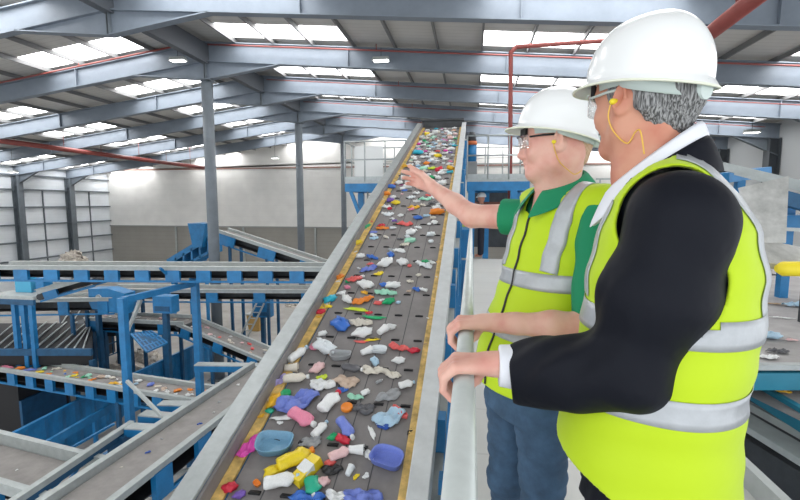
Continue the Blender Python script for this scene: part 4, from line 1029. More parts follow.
# shirt collar, cuff, tie
collar('shirt_collar', nb+V((0, 0, .003))-f1*.004, f1, l1, .066, .069, .092, .036, .026, .22, SHIRT, man1, .03, rf=1.15)
s = SDF(.0035); s.cone((.055, 0.987, RZ+.043), (.145, 0.992, RZ+.038), .044, .054, .01); s.plane((.064, 0, 0), (-1, 0, 0)); s.run('shirt_cuff', SHIRT, man1, 1)
s = SDF(.005); c0 = nb+f1*.072+V((0, 0, -.065)); s.cone(c0, c0-V((0, 0, .03))+f1*.004, .018, .014, .01); s.cone(c0-V((0, 0, .04))+f1*.004, c0+f1*.012-V((0, 0, .28)), .014, .026, .01)
o = s.run('necktie', mat('lavender_tie', (.28, .33, .62), .5), man1, 1)
s = SDF(.007); s.loft(Tc, f1, l1, [(1.15, .0, 0, .12, .11, .14), (1.36, .0, 0, .115, .12, .13), (1.47, .01, 0, .08, .08, .09)], 2.2, .03); s.run('shirt', SHIRT, man1, 1)
# jacket
s = SDF(.0055)
s.loft(Tc, f1, l1, [(.84, .0, 0, .158, .135, .185), (1.05, .0, 0, .140, .130, .175), (1.25, .0, 0, .138, .138, .188), (1.41, .0, 0, .128, .132, .190), (1.49, .01, 0, .105, .115, .165), (1.55, .02, 0, .08, .085, .11)], 2.3, .03)
for sh, q in ((lsh, 1), (rsh, -1)):
    s.cone(sh, Tc+f1*.015+V((0, 0, 1.515))+l1*.06*q, .066, .052, .04)
s.ball(lsh+V((0, 0, -.015)), .079, .04)
mid = lsh+(elb-lsh)*.5
s.cone(lsh, mid, .080, .088, .03); s.cone(mid, elb, .088, .072, .03); 
fm_ = elb+(wr-elb)*.55-V((0, 0, .012)); s.cone(elb, fm_, .072, .076, .03); s.cone(fm_, V((.125, 0.992, RZ+.026)), .076, .070, .02)
s.cone(rsh, rsh-V((0, 0, .30))-l1*.03, .075, .062, .03); s.cone(rsh-V((0, 0, .30))-l1*.03, rsh-V((0, 0, .55))+f1*.08, .06, .05, .03)
s.func(wrink(.0075, lsh, elb, 46, .4, 1.1)); s.func(wrink(.005, elb, wr, 60, 1.2, .8))
s.plane((.092, .99, RZ), V((-1, .05, -.12)).normalized())
s.cone(nb+V((0, 0, .1))+f1*.08, nb-V((0, 0, .03))+f1*.02, .085, .076, .008, 'sub')
s.cone(nb+V((0, 0, .02))+f1*.10, nb-V((0, 0, .22))+f1*.17, .05, .02, .01, 'sub')
jm = s.run(None, SUIT, None, 1); jm.build('jacket', man1); jb = bvh_of(jm)
collar('jacket_collar', nb+V((0, 0, -.012))-f1*.012, f1, l1, .060, .084, .120, .028, .045, .6, SUIT, man1, .02)
for k in range(3):
    dv = (at(508+7*k, 406, D=1)-CAM).normalized(); c, n_, _, _ = jb.ray_cast(CAM, dv)
    if c is None: continue
    n_ = -n_ if n_.dot(dv) > 0 else n_
    m = MB(); m.tube([c-n_*.002, c+n_*.004], .006, mat('dark_button', (.04, .04, .045), .3), 12); m.build('cuff_button', man1)
# trousers and shoes
s = SDF(.009); 
s.loft(Tc, f1, l1, [(.80, 0, 0, .12, .125, .165), (.98, 0, 0, .115, .12, .155)], 2.3, .03)
for q in (1, -1):
    h0 = hp+l1*.09*q+V((0, 0, .86)); k0 = hp+l1*.10*q+f1*.02+V((0, 0, .5)); an = hp+l1*.11*q-f1*.03+V((0, 0, .1))
    s.cone(h0, k0, .095, .072, .03); s.cone(k0, an, .072, .062, .03)
s.plane((0, 0, .07), (0, 0, -1)); s.run('trousers', TROU, man1, 1)
for q in (1, -1):
    an = hp+l1*.11*q-f1*.03; s = SDF(.006); s.cone(an+V((0, 0, .045)), an+f1*.16+V((0, 0, .03)), .045, .034, .03); s.cone(an+V((0, 0, .09)), an+V((0, 0, .04)), .045, .045, .03); s.plane((0, 0, .0), (0, 0, -1)); s.run('shoe', mat('black_leather', (.01, .01, .01), .3), man1, 1)
# vest
s = SDF(.0050)
P1 = [(.90, .035, .0, .176, .185, .205), (1.0, .03, 0, .176, .176, .20), (1.12, .015, 0, .168, .155, .20), (1.25, .0, 0, .163, .160, .205), (1.36, .0, 0, .150, .158, .20), (1.45, .005, 0, .125, .142, .195), (1.51, .01, 0, .10, .118, .165), (1.55, .01, 0, .080, .085, .11), (1.58, .0, 0, .05, .05, .06)]
s.loft(Tc, f1, l1, P1, 2.3, .03)
for q in (1, -1): s.cone(Tc+f1*.015+l1*.06*q+V((0, 0, 1.522)), Tc+l1*.15*q+V((0, 0, 1.505)), .066, .058, .04)
s.func(wrink(.004, Tc+V((0, 0, .9)), Tc+f1*.1+V((0, 0, 1.4)), 22, .3, 1.4))
s.shell(.005)
s.plane(Tc+V((0, 0, .895)), (V((0, 0, -1))+f1*.42).normalized())
# neck opening, arm openings, open front
s.cone(nb+V((0, 0, .13))+f1*.13, nb-V((0, 0, .012))+f1*.012, .125, .108, .004, 'sub')
s.cone(nb+V((0, 0, -.0))+f1*.12, nb-V((0, 0, .25))+f1*.19, .105, .015, .004, 'sub')
s.cone(lsh+l1*.10+f1*.008, lsh-l1*.025+f1*.008, .104, .094, .004, 'sub'); s.cone(lsh+l1*.12-V((0, 0, .10))+f1*.012, lsh-l1*.02-V((0, 0, .12))+f1*.012, .100, .086, .004, 'sub')
s.cone(rsh-l1*.12, rsh-l1*.02, .122, .110, .004, 'sub'); s.cone(rsh-l1*.12-V((0, 0, .10)), rsh-l1*.01-V((0, 0, .12)), .10, .08, .004, 'sub')
vm = s.run(None, HIVIS, None, 2); v1 = vm.build('hi_vis_vest', man1); v1['label'] = 'fluorescent yellow vest with grey reflective bands'
vest_bands(vm, Tc, f1, l1, v1, (1.272, 1.125), (.088, -.088), 1.30, .052, .046)
# ================================================================== the farther man (green polo), pointing
E2 = at(555, 141, D=1.46); H2, R2 = head_frame(E2, math.radians(170), .06)
Gc = at(561, 262, D=1.55); Gc = V((Gc.x, Gc.y, 0)); a_ = math.radians(208); f2, l2 = frame((math.cos(a_), math.sin(a_), 0))
hc = at(526, 412, D=1.54); Hc = V((hc.x, hc.y, 0)); hip_off = Hc-Gc
man2 = thing('person', 'man in green polo shirt, yellow vest and white hard hat pointing at the rising belt', 'person', (Hc.x, Hc.y, 0))
hf, hl = hip_off.dot(f2), hip_off.dot(l2)
ls2 = Gc+l2*.185+V((0, 0, 1.48)); rs2 = Gc-l2*.180+V((0, 0, 1.445)); el2 = at(592, 328, D=1.27); w2 = V((.105, 1.335, RZ+.047))
re2 = at(472, 216, D=1.84); rw2 = at(432, 187, D=2.02)
nb2 = Gc+V((0, 0, 1.53))+f2*.02
s = SDF(.0028); add_head(s, H2, R2)
s.cone(H2(-.035, 0, -.06), nb2, .052, .064, .06); s.cone(H2(.0, 0, -.08), nb2+f2*.02, .048, .056, .03); s.cone(nb2, nb2-V((0, 0, .08)), .07, .08, .02); s.cone(nb2-V((0,0,.01)), nb2+f2*.05-V((0, 0, .10)), .06, .06, .03)
h2 = s.run(None, SK2, None, 1)
s = SDF(.0024); grip_hand(s, 1.335); s.cone((.075, 1.335, RZ+.047), w2+(el2-w2)*.12, .025, .029, .02); s.cone(w2+(el2-w2)*.08, w2+(el2-w2)*.55, .0285, .041, .02); s.cone(w2+(el2-w2)*.55, el2, .041, .045, .02); s.cone(el2, ls2, .046, .052, .02)
a2m = s.run(None, SK2, None, 1)
# pointing hand: fingers as bent chains
s = SDF(.0024)
tip = at(404, 170, D=2.13); hd = (tip-rw2).normalized(); upv = V((0, 0, 1)); side = (upv-hd*upv.dot(hd)).normalized(); palm = side.cross(hd).normalized()
if palm.dot(RT) > 0: palm = -palm
s.cone(rs2, re2, .052, .046, .02); s.cone(re2, re2+(rw2-re2)*.4, .045, .041, .02); s.cone(re2+(rw2-re2)*.4, rw2, .041, .028, .02)
k_c = rw2+hd*.085
for i, (dy, ln, r, curl, dn) in enumerate(((.030, .080, .0090, (0, .06, .05), -.0), (.010, .084, .0092, (.35, .45, .3), -.06), (-.011, .078, .0088, (.5, .6, .4), -.12), (-.030, .062, .0080, (.6, .7, .45), -.18))):
    b0 = rw2+side*dy*.4+hd*.01; k0 = rw2+hd*(.088-abs(dy-.01)*.2)+side*dy
    s.cone(b0, k0, .018, .0125, .014)
    d = (hd+side*dn*.6).normalized(); p = k0; seg = (.45, .32, .26); ang = 0; rr = r+.0015
    for q in range(3):
        ang += curl[q]; dd = (d*math.cos(ang)+palm*math.sin(ang)).normalized(); e = p+dd*ln*seg[q]
        s.cone(p, e, rr, rr*.93, .005); p = e; rr *= .93
t0 = rw2+hd*.02+side*.015+palm*.012; t1 = t0+hd*.035+side*.018+palm*.018; t2 = t1+hd*.032+side*.002+palm*.010; t3 = t2+hd*.024-side*.002+palm*.004
s.cone(t0, t1, .017, .0125, .014); s.cone(t1, t2, .0118, .0105, .006); s.cone(t2, t3, .0105, .0088, .005)
a2r = s.run(None, SK2, None, 1)
s = SDF(.012)
s.loft(Gc, f2, l2, [(.90, hf, hl, .11, .11, .14), (1.1, hf*.5, hl*.5, .11, .10, .14), (1.35, 0, 0, .11, .11, .15), (1.46, 0, 0, .08, .08, .12)], 2.2, .03)
def leg2(q): return Hc+l2*.09*q+V((0, 0, .88)), Hc+l2*.105*q-f2*.0+V((0, 0, .49)), Hc+l2*.12*q-f2*.04+V((0, 0, .09))
for q in (1, -1):
    h0, k0, an = leg2(q); s.cone(h0, k0, .075, .052); s.cone(k0, an, .05, .038); s.cone(an, an+f2*.12-V((0, 0, .04)), .033, .028)
b2 = s.run(None, SK2, None, 2)
merge_mb(h2, a2m, a2r, b2).build('body', man2)
add_eyes(H2, R2, man2)
s = SDF(.0028); Rt = [list(r) for r in R2.transposed()]
s.ell(H2(-.014, 0, .027), (.1005, .0785, .0915), Rt, .01); s.cone(H2(-.078, 0, -.02), H2(-.072, 0, -.06), .035, .028, .03)
s.plane(H2(.02, 0, .02), R2 @ V((1, 0, .1)).normalized())
for q in (1, -1): s.ell(H2(-.006, .085*q, -.015), (.026, .03, .036), Rt, .006, 'sub'); s.cone(H2(.03, .075*q, -.065), H2(-.02, .075*q, -.06), .04, .03, .006, 'sub')
s.cone(H2(.05, .03, -.09), H2(.05, -.03, -.09), .085, .085, .006, 'sub')
o = s.run('hair', HAIR2, man2, 0); o['label'] = 'cropped fair hair'
helmet(H2, R2, man2, zr=.030, tilt=-.24, label='plain white hard hat')
glasses(H2, man2, True)
earplug(H2, man2, [H2(.005, .097, -.02), H2(.0, .092, -.045), H2(-.012, .078, -.075), H2(-.035, .068, -.10), H2(-.055, .062, -.115), H2(-.075, .055, -.105)])
# polo
s = SDF(.006)
s.loft(Gc, f2, l2, [(.925, hf, hl, .135, .125, .175), (1.0, hf*.85, hl*.85, .14, .12, .165), (1.2, hf*.3, hl*.3, .135, .12, .165), (1.38, 0, 0, .128, .12, .175), (1.47, 0, 0, .105, .105, .155), (1.53, 0, 0, .075, .08, .10)], 2.3, .03)
for sh, q in ((ls2, 1), (rs2, -1)): s.cone(sh, Gc+V((0, 0, 1.51))+l2*.06*q, .060, .046, .04)
e_ = ls2+(el2-ls2)*.86; s.cone(ls2, e_, .066, .062, .03); 
er = rs2+(re2-rs2)*.42; s.cone(rs2, er+(re2-rs2)*.1, .068, .072, .03)
s.plane(er+(re2-rs2)*.03, (re2-rs2).normalized()); 
s.cone(nb2+V((0, 0, .06)), nb2-V((0, 0, .0)), .075, .066, .01, 'sub'); s.cone(nb2+f2*.09+V((0,0,.02)), nb2+f2*.12-V((0, 0, .10)), .035, .012, .006, 'sub')
s.func(wrink(.005, ls2, el2, 60, 0, .8))
s.run('polo_shirt', POLO, man2, 1)
collar('polo_collar', nb2+V((0, 0, .010))-f2*.0, f2, l2, .036, .072, .122, .036, .022, .28, POLO, man2, .035, rf=1.12)
# jeans
s = SDF(.008); s.loft(Hc, f2, l2, [(.80, 0, 0, .12, .125, .165), (.97, 0, 0, .11, .115, .155)], 2.3, .03)
for q in (1, -1):
    h0, k0, an = leg2(q); s.cone(h0-V((0, 0, .03)), k0, .092, .066, .03); s.cone(k0, an, .066, .058, .03)
s.func(wrink(.005, Hc+V((0, 0, .1)), Hc+V((.05, 0, .9)), 50, 0, 1.2)); s.plane((0, 0, .06), (0, 0, -1)); s.run('jeans', JEANS, man2, 1)
for q in (1, -1):
    h0, k0, an = leg2(q); an = V((an.x, an.y, 0)); s = SDF(.006); s.cone(an+V((0, 0, .045)), an+f2*.16+V((0, 0, .032)), .045, .036, .03); s.cone(an+V((0, 0, .08)), an+V((0, 0, .04)), .045, .045, .03); s.plane((0, 0, 0), (0, 0, -1)); s.run('shoe', mat('brown_leather', (.08, .045, .025), .5), man2, 1)
# vest
s = SDF(.0052)
s.loft(Gc, f2, l2, [(.86, hf*.95, hl*.95, .165, .145, .20), (1.0, hf*.85, hl*.85, .165, .14, .195), (1.12, hf*.55, hl*.55, .16, .138, .19), (1.25, hf*.2, hl*.2, .155, .138, .19), (1.38, 0, 0, .148, .138, .192), (1.47, 0, 0, .122, .125, .18), (1.51, 0, 0, .095, .10, .14), (1.545, 0, 0, .06, .06, .08)], 2.3, .03)
for q in (1, -1): s.cone(Gc+l2*.05*q+V((0, 0, 1.492)), Gc+l2*(.185 if q > 0 else .155)*q+V((0, 0, 1.492)), .064, .062, .04)
s.func(wrink(.004, Gc+V((0, 0, .9)), Gc+V((.1, 0, 1.4)), 24, 2, 1.5))
s.shell(.005); s.plane((0, 0, .90), (0, 0, -1))
s.cone(nb2+V((0, 0, .16)), nb2-V((0, 0, .03))+f2*.02, .108, .090, .004, 'sub'); s.cone(nb2+f2*.08+V((0, 0, .0)), nb2+f2*.16-V((0, 0, .08)), .055, .012, .004, 'sub')
s.cone(ls2+l2*.15-V((0, 0, .05)), ls2+l2*.025-V((0, 0, .06)), .085, .072, .004, 'sub'); s.cone(ls2+l2*.12-V((0, 0, .15)), ls2-l2*.008-V((0, 0, .16)), .085, .070, .004, 'sub')
s.cone(rs2-l2*.12, rs2+l2*.025, .10, .088, .004, 'sub'); s.cone(rs2-l2*.12-V((0, 0, .10)), rs2+l2*.012-V((0, 0, .10)), .09, .07, .004, 'sub')
vm2 = s.run(None, HIVIS, None, 2); v2 = vm2.build('hi_vis_vest', man2); v2['label'] = 'fluorescent yellow zipped vest with grey reflective bands'
Vc = Gc+hip_off*.3
vest_bands(vm2, Vc, f2, l2, v2, (1.255, 1.095), (.122, -.105), 1.283, .052, .050)
b_ = bvh_of(vm2); g = []
for i in range(70):
    z = .91+.57*i/69; d = -f2; row = []
    for w_ in (-.004, .004): c = Gc+hip_off*(.9*max(0, (1.25-z)/.35))+l2*w_; row.append(((c.x+f2.x*.7, c.y+f2.y*.7, z), d))
    g.append(row)
rays_ribbon('zip', g, b_, ZIP, v2, .003, .003)
# ================================================================== distant person under the platform
man3 = thing('person', 'distant person in dark clothes and white helmet standing under the far platform', 'person', (.26, 12.75, 0))
DK = mat('dark_clothes', (.012, .014, .025), .8)
c = V((.26, 12.75, 0)); s = SDF(.012)
fx = V((-1, 0, 0))
for q in (1, -1): s.cone(c+V((0, .09*q, .86)), c+V((.02*q, .10*q, .48)), .08, .055, .02); s.cone(c+V((.02*q, .10*q, .48)), c+V((.02*q, .11*q, .08)), .055, .042, .02); s.cone(c+V((.02*q, .11*q, .05)), c+V((-.13, .11*q, .03)), .04, .03, .02)
s.cone(c+V((0, 0, .9)), c+V((0, 0, 1.3)), .14, .15, .05)
for q in (1, -1):
    s.cone(c+V((0, .17*q, 1.4)), c+V((-.02, .22*q, 1.12)), .05, .042, .03); s.cone(c+V((-.02, .22*q, 1.12)), c+V((-.12, .20*q, .9)), .04, .03, .02); s.cone(c+V((-.12, .20*q, .9)), c+V((-.15, .20*q, .83)), .03, .02, .02)
s.cone(c+V((0, -.12, 1.38)), c+V((0, .12, 1.38)), .08, .08, .05); s.cone(c+V((0, 0, 1.42)), c+V((0, 0, 1.55)), .055, .05, .03)
s.ell(c+V((-.01, 0, 1.62)), (.095, .075, .11), None, .03); s.cone(c+V((-.09, 0, 1.61)), c+V((-.11, 0, 1.59)), .012, .012, .01)
s.run('body', SK1, man3, 1)
s = SDF(.012)
for q in (1, -1): s.cone(c+V((0, .09*q, .86)), c+V((.02*q, .10*q, .48)), .10, .075, .02); s.cone(c+V((.02*q, .10*q, .48)), c+V((.02*q, .11*q, .10)), .075, .065, .02)
s.run('trousers', DK, man3, 1)
s = SDF(.012); s.cone(c+V((0, 0, .95)), c+V((0, 0, 1.3)), .165, .17, .05); s.cone(c+V((0, -.14, 1.39)), c+V((0, .14, 1.39)), .085, .085, .05)
for q in (1, -1): s.cone(c+V((0, .17*q, 1.4)), c+V((-.02, .22*q, 1.12)), .065, .055, .03); s.cone(c+V((-.02, .22*q, 1.12)), c+V((-.11, .20*q, .92)), .052, .045, .02)
s.run('jacket', DK, man3, 1)
s = SDF(.01); s.ell(c+V((0, 0, 1.68)), (.125, .105, .12), None, .01); s.plane(c+V((0, 0, 1.66)), (0, 0, -1)); s.cone(c+V((-.10, 0, 1.665)), c+V((-.15, 0, 1.66)), .02, .012, .02); s.run('helmet', HELM, man3, 1)
# ------------------------------------------------------------------ litter
PC = {'white': (.78,.79,.78), 'cream': (.68,.63,.54), 'grey': (.34,.35,.36), 'pale blue': (.42,.60,.74), 'blue': (.04,.16,.56), 'periwinkle': (.16,.22,.62), 'dusty blue': (.17,.35,.50),
      'dark blue': (.01,.07,.36), 'lavender': (.42,.36,.68), 'pink': (.78,.24,.36), 'pale pink': (.76,.50,.50), 'magenta': (.78,.08,.45), 'red': (.62,.02,.05), 'coral': (.76,.12,.11),
      'orange': (.80,.24,.02), 'yellow': (.82,.62,.02), 'amber': (.80,.44,.02), 'green': (.01,.38,.14), 'mint': (.35,.70,.52), 'jade': (.02,.42,.26), 'lime': (.55,.68,.03), 'black': (.02,.02,.022), 'dark grey': (.10,.10,.11), 'purple': (.18,.09,.42), 'beige': (.58,.44,.34), 'clear': (.72,.76,.78), 'cyan': (.03,.45,.60), 'tan': (.42,.28,.15)}
def pm(c): return mat('plastic_'+c.replace(' ', '_'), PC[c], .38, var=.12, scale=30, bump=.12, bscale=40)
PCACHE = {}
def proto(kind, v, col):
    """unit piece: about 1 long (x), resting on z=0"""
    key = (kind, v, col)
    if key in PCACHE: return PCACHE[key]
    rg = random.Random(sum(map(ord, kind))*7+v*131); m = MB(); M_ = pm(col)
    ph = [rg.uniform(0, 6.28) for _ in range(8)]
    def lathe(prof, flat, n=14, dent=.12, axis_len=1):
        vs = []
        for i, (x, r) in enumerate(prof):
            for k in range(n):
                a = 2*PI*k/n; q = 1+dent*math.sin(2*a+ph[0]+x*7)+dent*.7*math.sin(3*a+ph[1]-x*11)
                vs.append((x, r*q*math.cos(a), flat*r*q*math.sin(a)+flat*.21+.01))
        fs = [(i*n+k, i*n+(k+1) % n, (i+1)*n+(k+1) % n, (i+1)*n+k) for i in range(len(prof)-1) for k in range(n)]
        fs += [tuple(range(n))[::-1], tuple(range((len(prof)-1)*n, len(prof)*n))]
        m.add(vs, fs, M_, True)
    if kind == 'bottle':
        lathe([(-.5, .10), (-.49, .17), (-.44, .20), (-.2, .19+.02*math.sin(ph[2])), (0, .165), (.15, .195), (.25, .17), (.34, .08), (.38, .06), (.43, .06)], .62)
    elif kind == 'cup':
        lathe([(-.45, .20), (-.44, .23), (-.1, .27), (.35, .32), (.42, .34), (.42, .30), (.3, .25), (-.40, .15)], .7, 16, .06)
    elif kind == 'cap':
        n = 20; P = [(0, 0), (.30, 0), (.46, .02), (.5, .07), (.5, .22), (.46, .26), (.40, .24), (.36, .17), (0, .15)]
        vs = [(r*math.cos(2*PI*k/n), r*math.sin(2*PI*k/n), z) for r, z in P for k in range(n)]
        m.add(vs, [(i*n+k, i*n+(k+1) % n, (i+1)*n+(k+1) % n, (i+1)*n+k) for i in range(len(P)-1) for k in range(n)], M_, True)
    elif kind == 'tub':
        n = 24; vs = []; P = [(.0, .03), (.40, .03), (.45, .06), (.48, .20), (.5, .22), (.5, .235), (.46, .225), (.42, .07), (.38, .05), (0, .05)]
        for r, z in P:
            for k in range(n):
                a = 2*PI*k/n; c, s_ = math.cos(a), math.sin(a); q = 1/((abs(c)**3.4+abs(s_)**3.4)**(1/3.4)); vs.append((r*q*c, r*q*s_*.66, z+.03*math.sin(2*a+ph[0])*(r > .3)))
        m.add(vs, [(i*n+k, i*n+(k+1) % n, (i+1)*n+(k+1) % n, (i+1)*n+k) for i in range(len(P)-1) for k in range(n)], M_, True)
    elif kind in ('film', 'scrap', 'strip'):
        nx, ny = (12, 9) if kind == 'film' else ((6, 4) if kind == 'scrap' else (12, 3)); asp = {'film': .62, 'scrap': .55, 'strip': .14}[kind]; hh = {'film': .17, 'scrap': .16, 'strip': .05}[kind]; T = .05 if kind == 'scrap' else .02
        top = []; 
        for i in range(nx+1):
            for j in range(ny+1):
                u, w_ = 2*i/nx-1, 2*j/ny-1; a = math.atan2(w_, u); e = 1+.16*math.sin(3*a+ph[0])+.10*math.sin(5*a+ph[1])
                sx = u*math.sqrt(1-w_*w_*.42)*.5*e; sy = w_*math.sqrt(1-u*u*.42)*.5*asp*e
                z = hh*(.55+.35*math.sin(6*u+ph[2]+2*w_)+.3*math.sin(7*w_+ph[3]-3*u)+.2*math.sin(13*u+9*w_+ph[4]))*(1-.5*max(abs(u), abs(w_))**2); top.append((sx, sy, max(.015, z)+.02))
        N_ = len(top); vs = top+[(x, y, z-T) for x, y, z in top]; I = lambda i, j: i*(ny+1)+j; fs = []
        for i in range(nx):
            for j in range(ny): fs += [(I(i, j), I(i+1, j), I(i+1, j+1), I(i, j+1)), (N_+I(i, j), N_+I(i, j+1), N_+I(i+1, j+1), N_+I(i+1, j))]
        rim = [I(i, 0) for i in range(nx+1)]+[I(nx, j) for j in range(1, ny+1)]+[I(i, ny) for i in range(nx-1, -1, -1)]+[I(0, j) for j in range(ny-1, 0, -1)]
        for a, b in zip(rim, rim[1:]+rim[:1]): fs.append((a, N_+a, N_+b, b))
        m.add(vs, fs, M_, kind != 'scrap')
    elif kind == 'bag':
        n1, n2 = 10, 16; vs = []
        for i in range(n1+1):
            th = PI*i/n1
            for k in range(n2):
                a = 2*PI*k/n2; q = 1+.16*math.sin(3*a+ph[0]+3*th)+.12*math.sin(5*a-4*th+ph[1])+.07*math.sin(9*a+7*th+ph[2])
                vs.append((.47*q*math.sin(th)*math.cos(a), .32*q*math.sin(th)*math.sin(a), max(0, .13+.16*q*math.cos(th))))
        m.add(vs, [(i*n2+k, (i+1)*n2+k, (i+1)*n2+(k+1) % n2, i*n2+(k+1) % n2) for i in range(n1) for k in range(n2)], M_, True)
    elif kind == 'carton':
        P = [(-.5, -.3, 0), (.5, -.27, 0), (.47, .3, 0), (-.46, .27, 0), (-.46, -.27, .22), (.44, -.25, .30), (.45, .26, .24), (-.48, .24, .17)]; m.hexa(P, M_)
        m.hexa([(-.2, -.272, .02), (.15, -.275, .02), (.15, .2, .29), (-.2, .2, .25), (-.2, -.275, .23), (.15, -.272, .30), (.15, .22, .30), (-.2, .22, .26)], pm('white'))
    me = m.build('proto'); data = me.data; bpy.data.objects.remove(me); PCACHE[key] = data
    return data
def capmesh(col):
    key = ('bcap', col)
    if key not in PCACHE:
        m = MB(); m.tube([(.40, 0, .14), (.50, 0, .14)], .075, pm(col), 12); o = m.build('proto'); PCACHE[key] = o.data; bpy.data.objects.remove(o)
    return PCACHE[key]
NAMES = {'bottle': ('plastic_bottle', 'bottle'), 'cup': ('plastic_cup', 'cup'), 'cap': ('bottle_top', 'lid'), 'tub': ('plastic_tub', 'tub'), 'film': ('plastic_film', 'plastic film'), 'scrap': ('plastic_scrap', 'plastic scrap'), 'strip': ('plastic_strip', 'plastic strip'), 'bag': ('plastic_bag', 'plastic bag'), 'carton': ('drink_carton', 'carton')}
def put(kind, col, P, nrm, ahead, rot, size, label, group=None, v=0, asp=1, flat=1, cap=None):
    nrm = V(nrm).normalized(); a = V(ahead); a = (a-nrm*a.dot(nrm)).normalized(); b = nrm.cross(a)
    X = a*math.cos(rot)+b*math.sin(rot); Y = nrm.cross(X)
    M4 = Matrix((X*size, Y*size*asp, nrm*size*flat)).transposed().to_4x4(); M4.translation = V(P)
    nm, cat = NAMES[kind]; o = bpy.data.objects.new(nm, proto(kind, v, col)); COL.objects.link(o); o.matrix_world = M4; tag(o, label, cat, group)
    if cap:
        c = bpy.data.objects.new('bottle_cap', capmesh(cap)); COL.objects.link(c); c.parent = o
    return o
RIGHT = V((1, 0, 0))
taken = []
def item(x, y, wpx, kind, col, label, rot=0, asp=1, v=0, h=.003, flat=1.25, cap=None):
    p = onbelt(x, y+1, h); d = (p-CAM).dot(FW); size = wpx*d/F*1.1
    q = put(kind, col, p, MN, RIGHT, math.radians(rot), size, label, None, v, asp, flat, cap); taken.append((p.x, p.y, size*.42)); return q
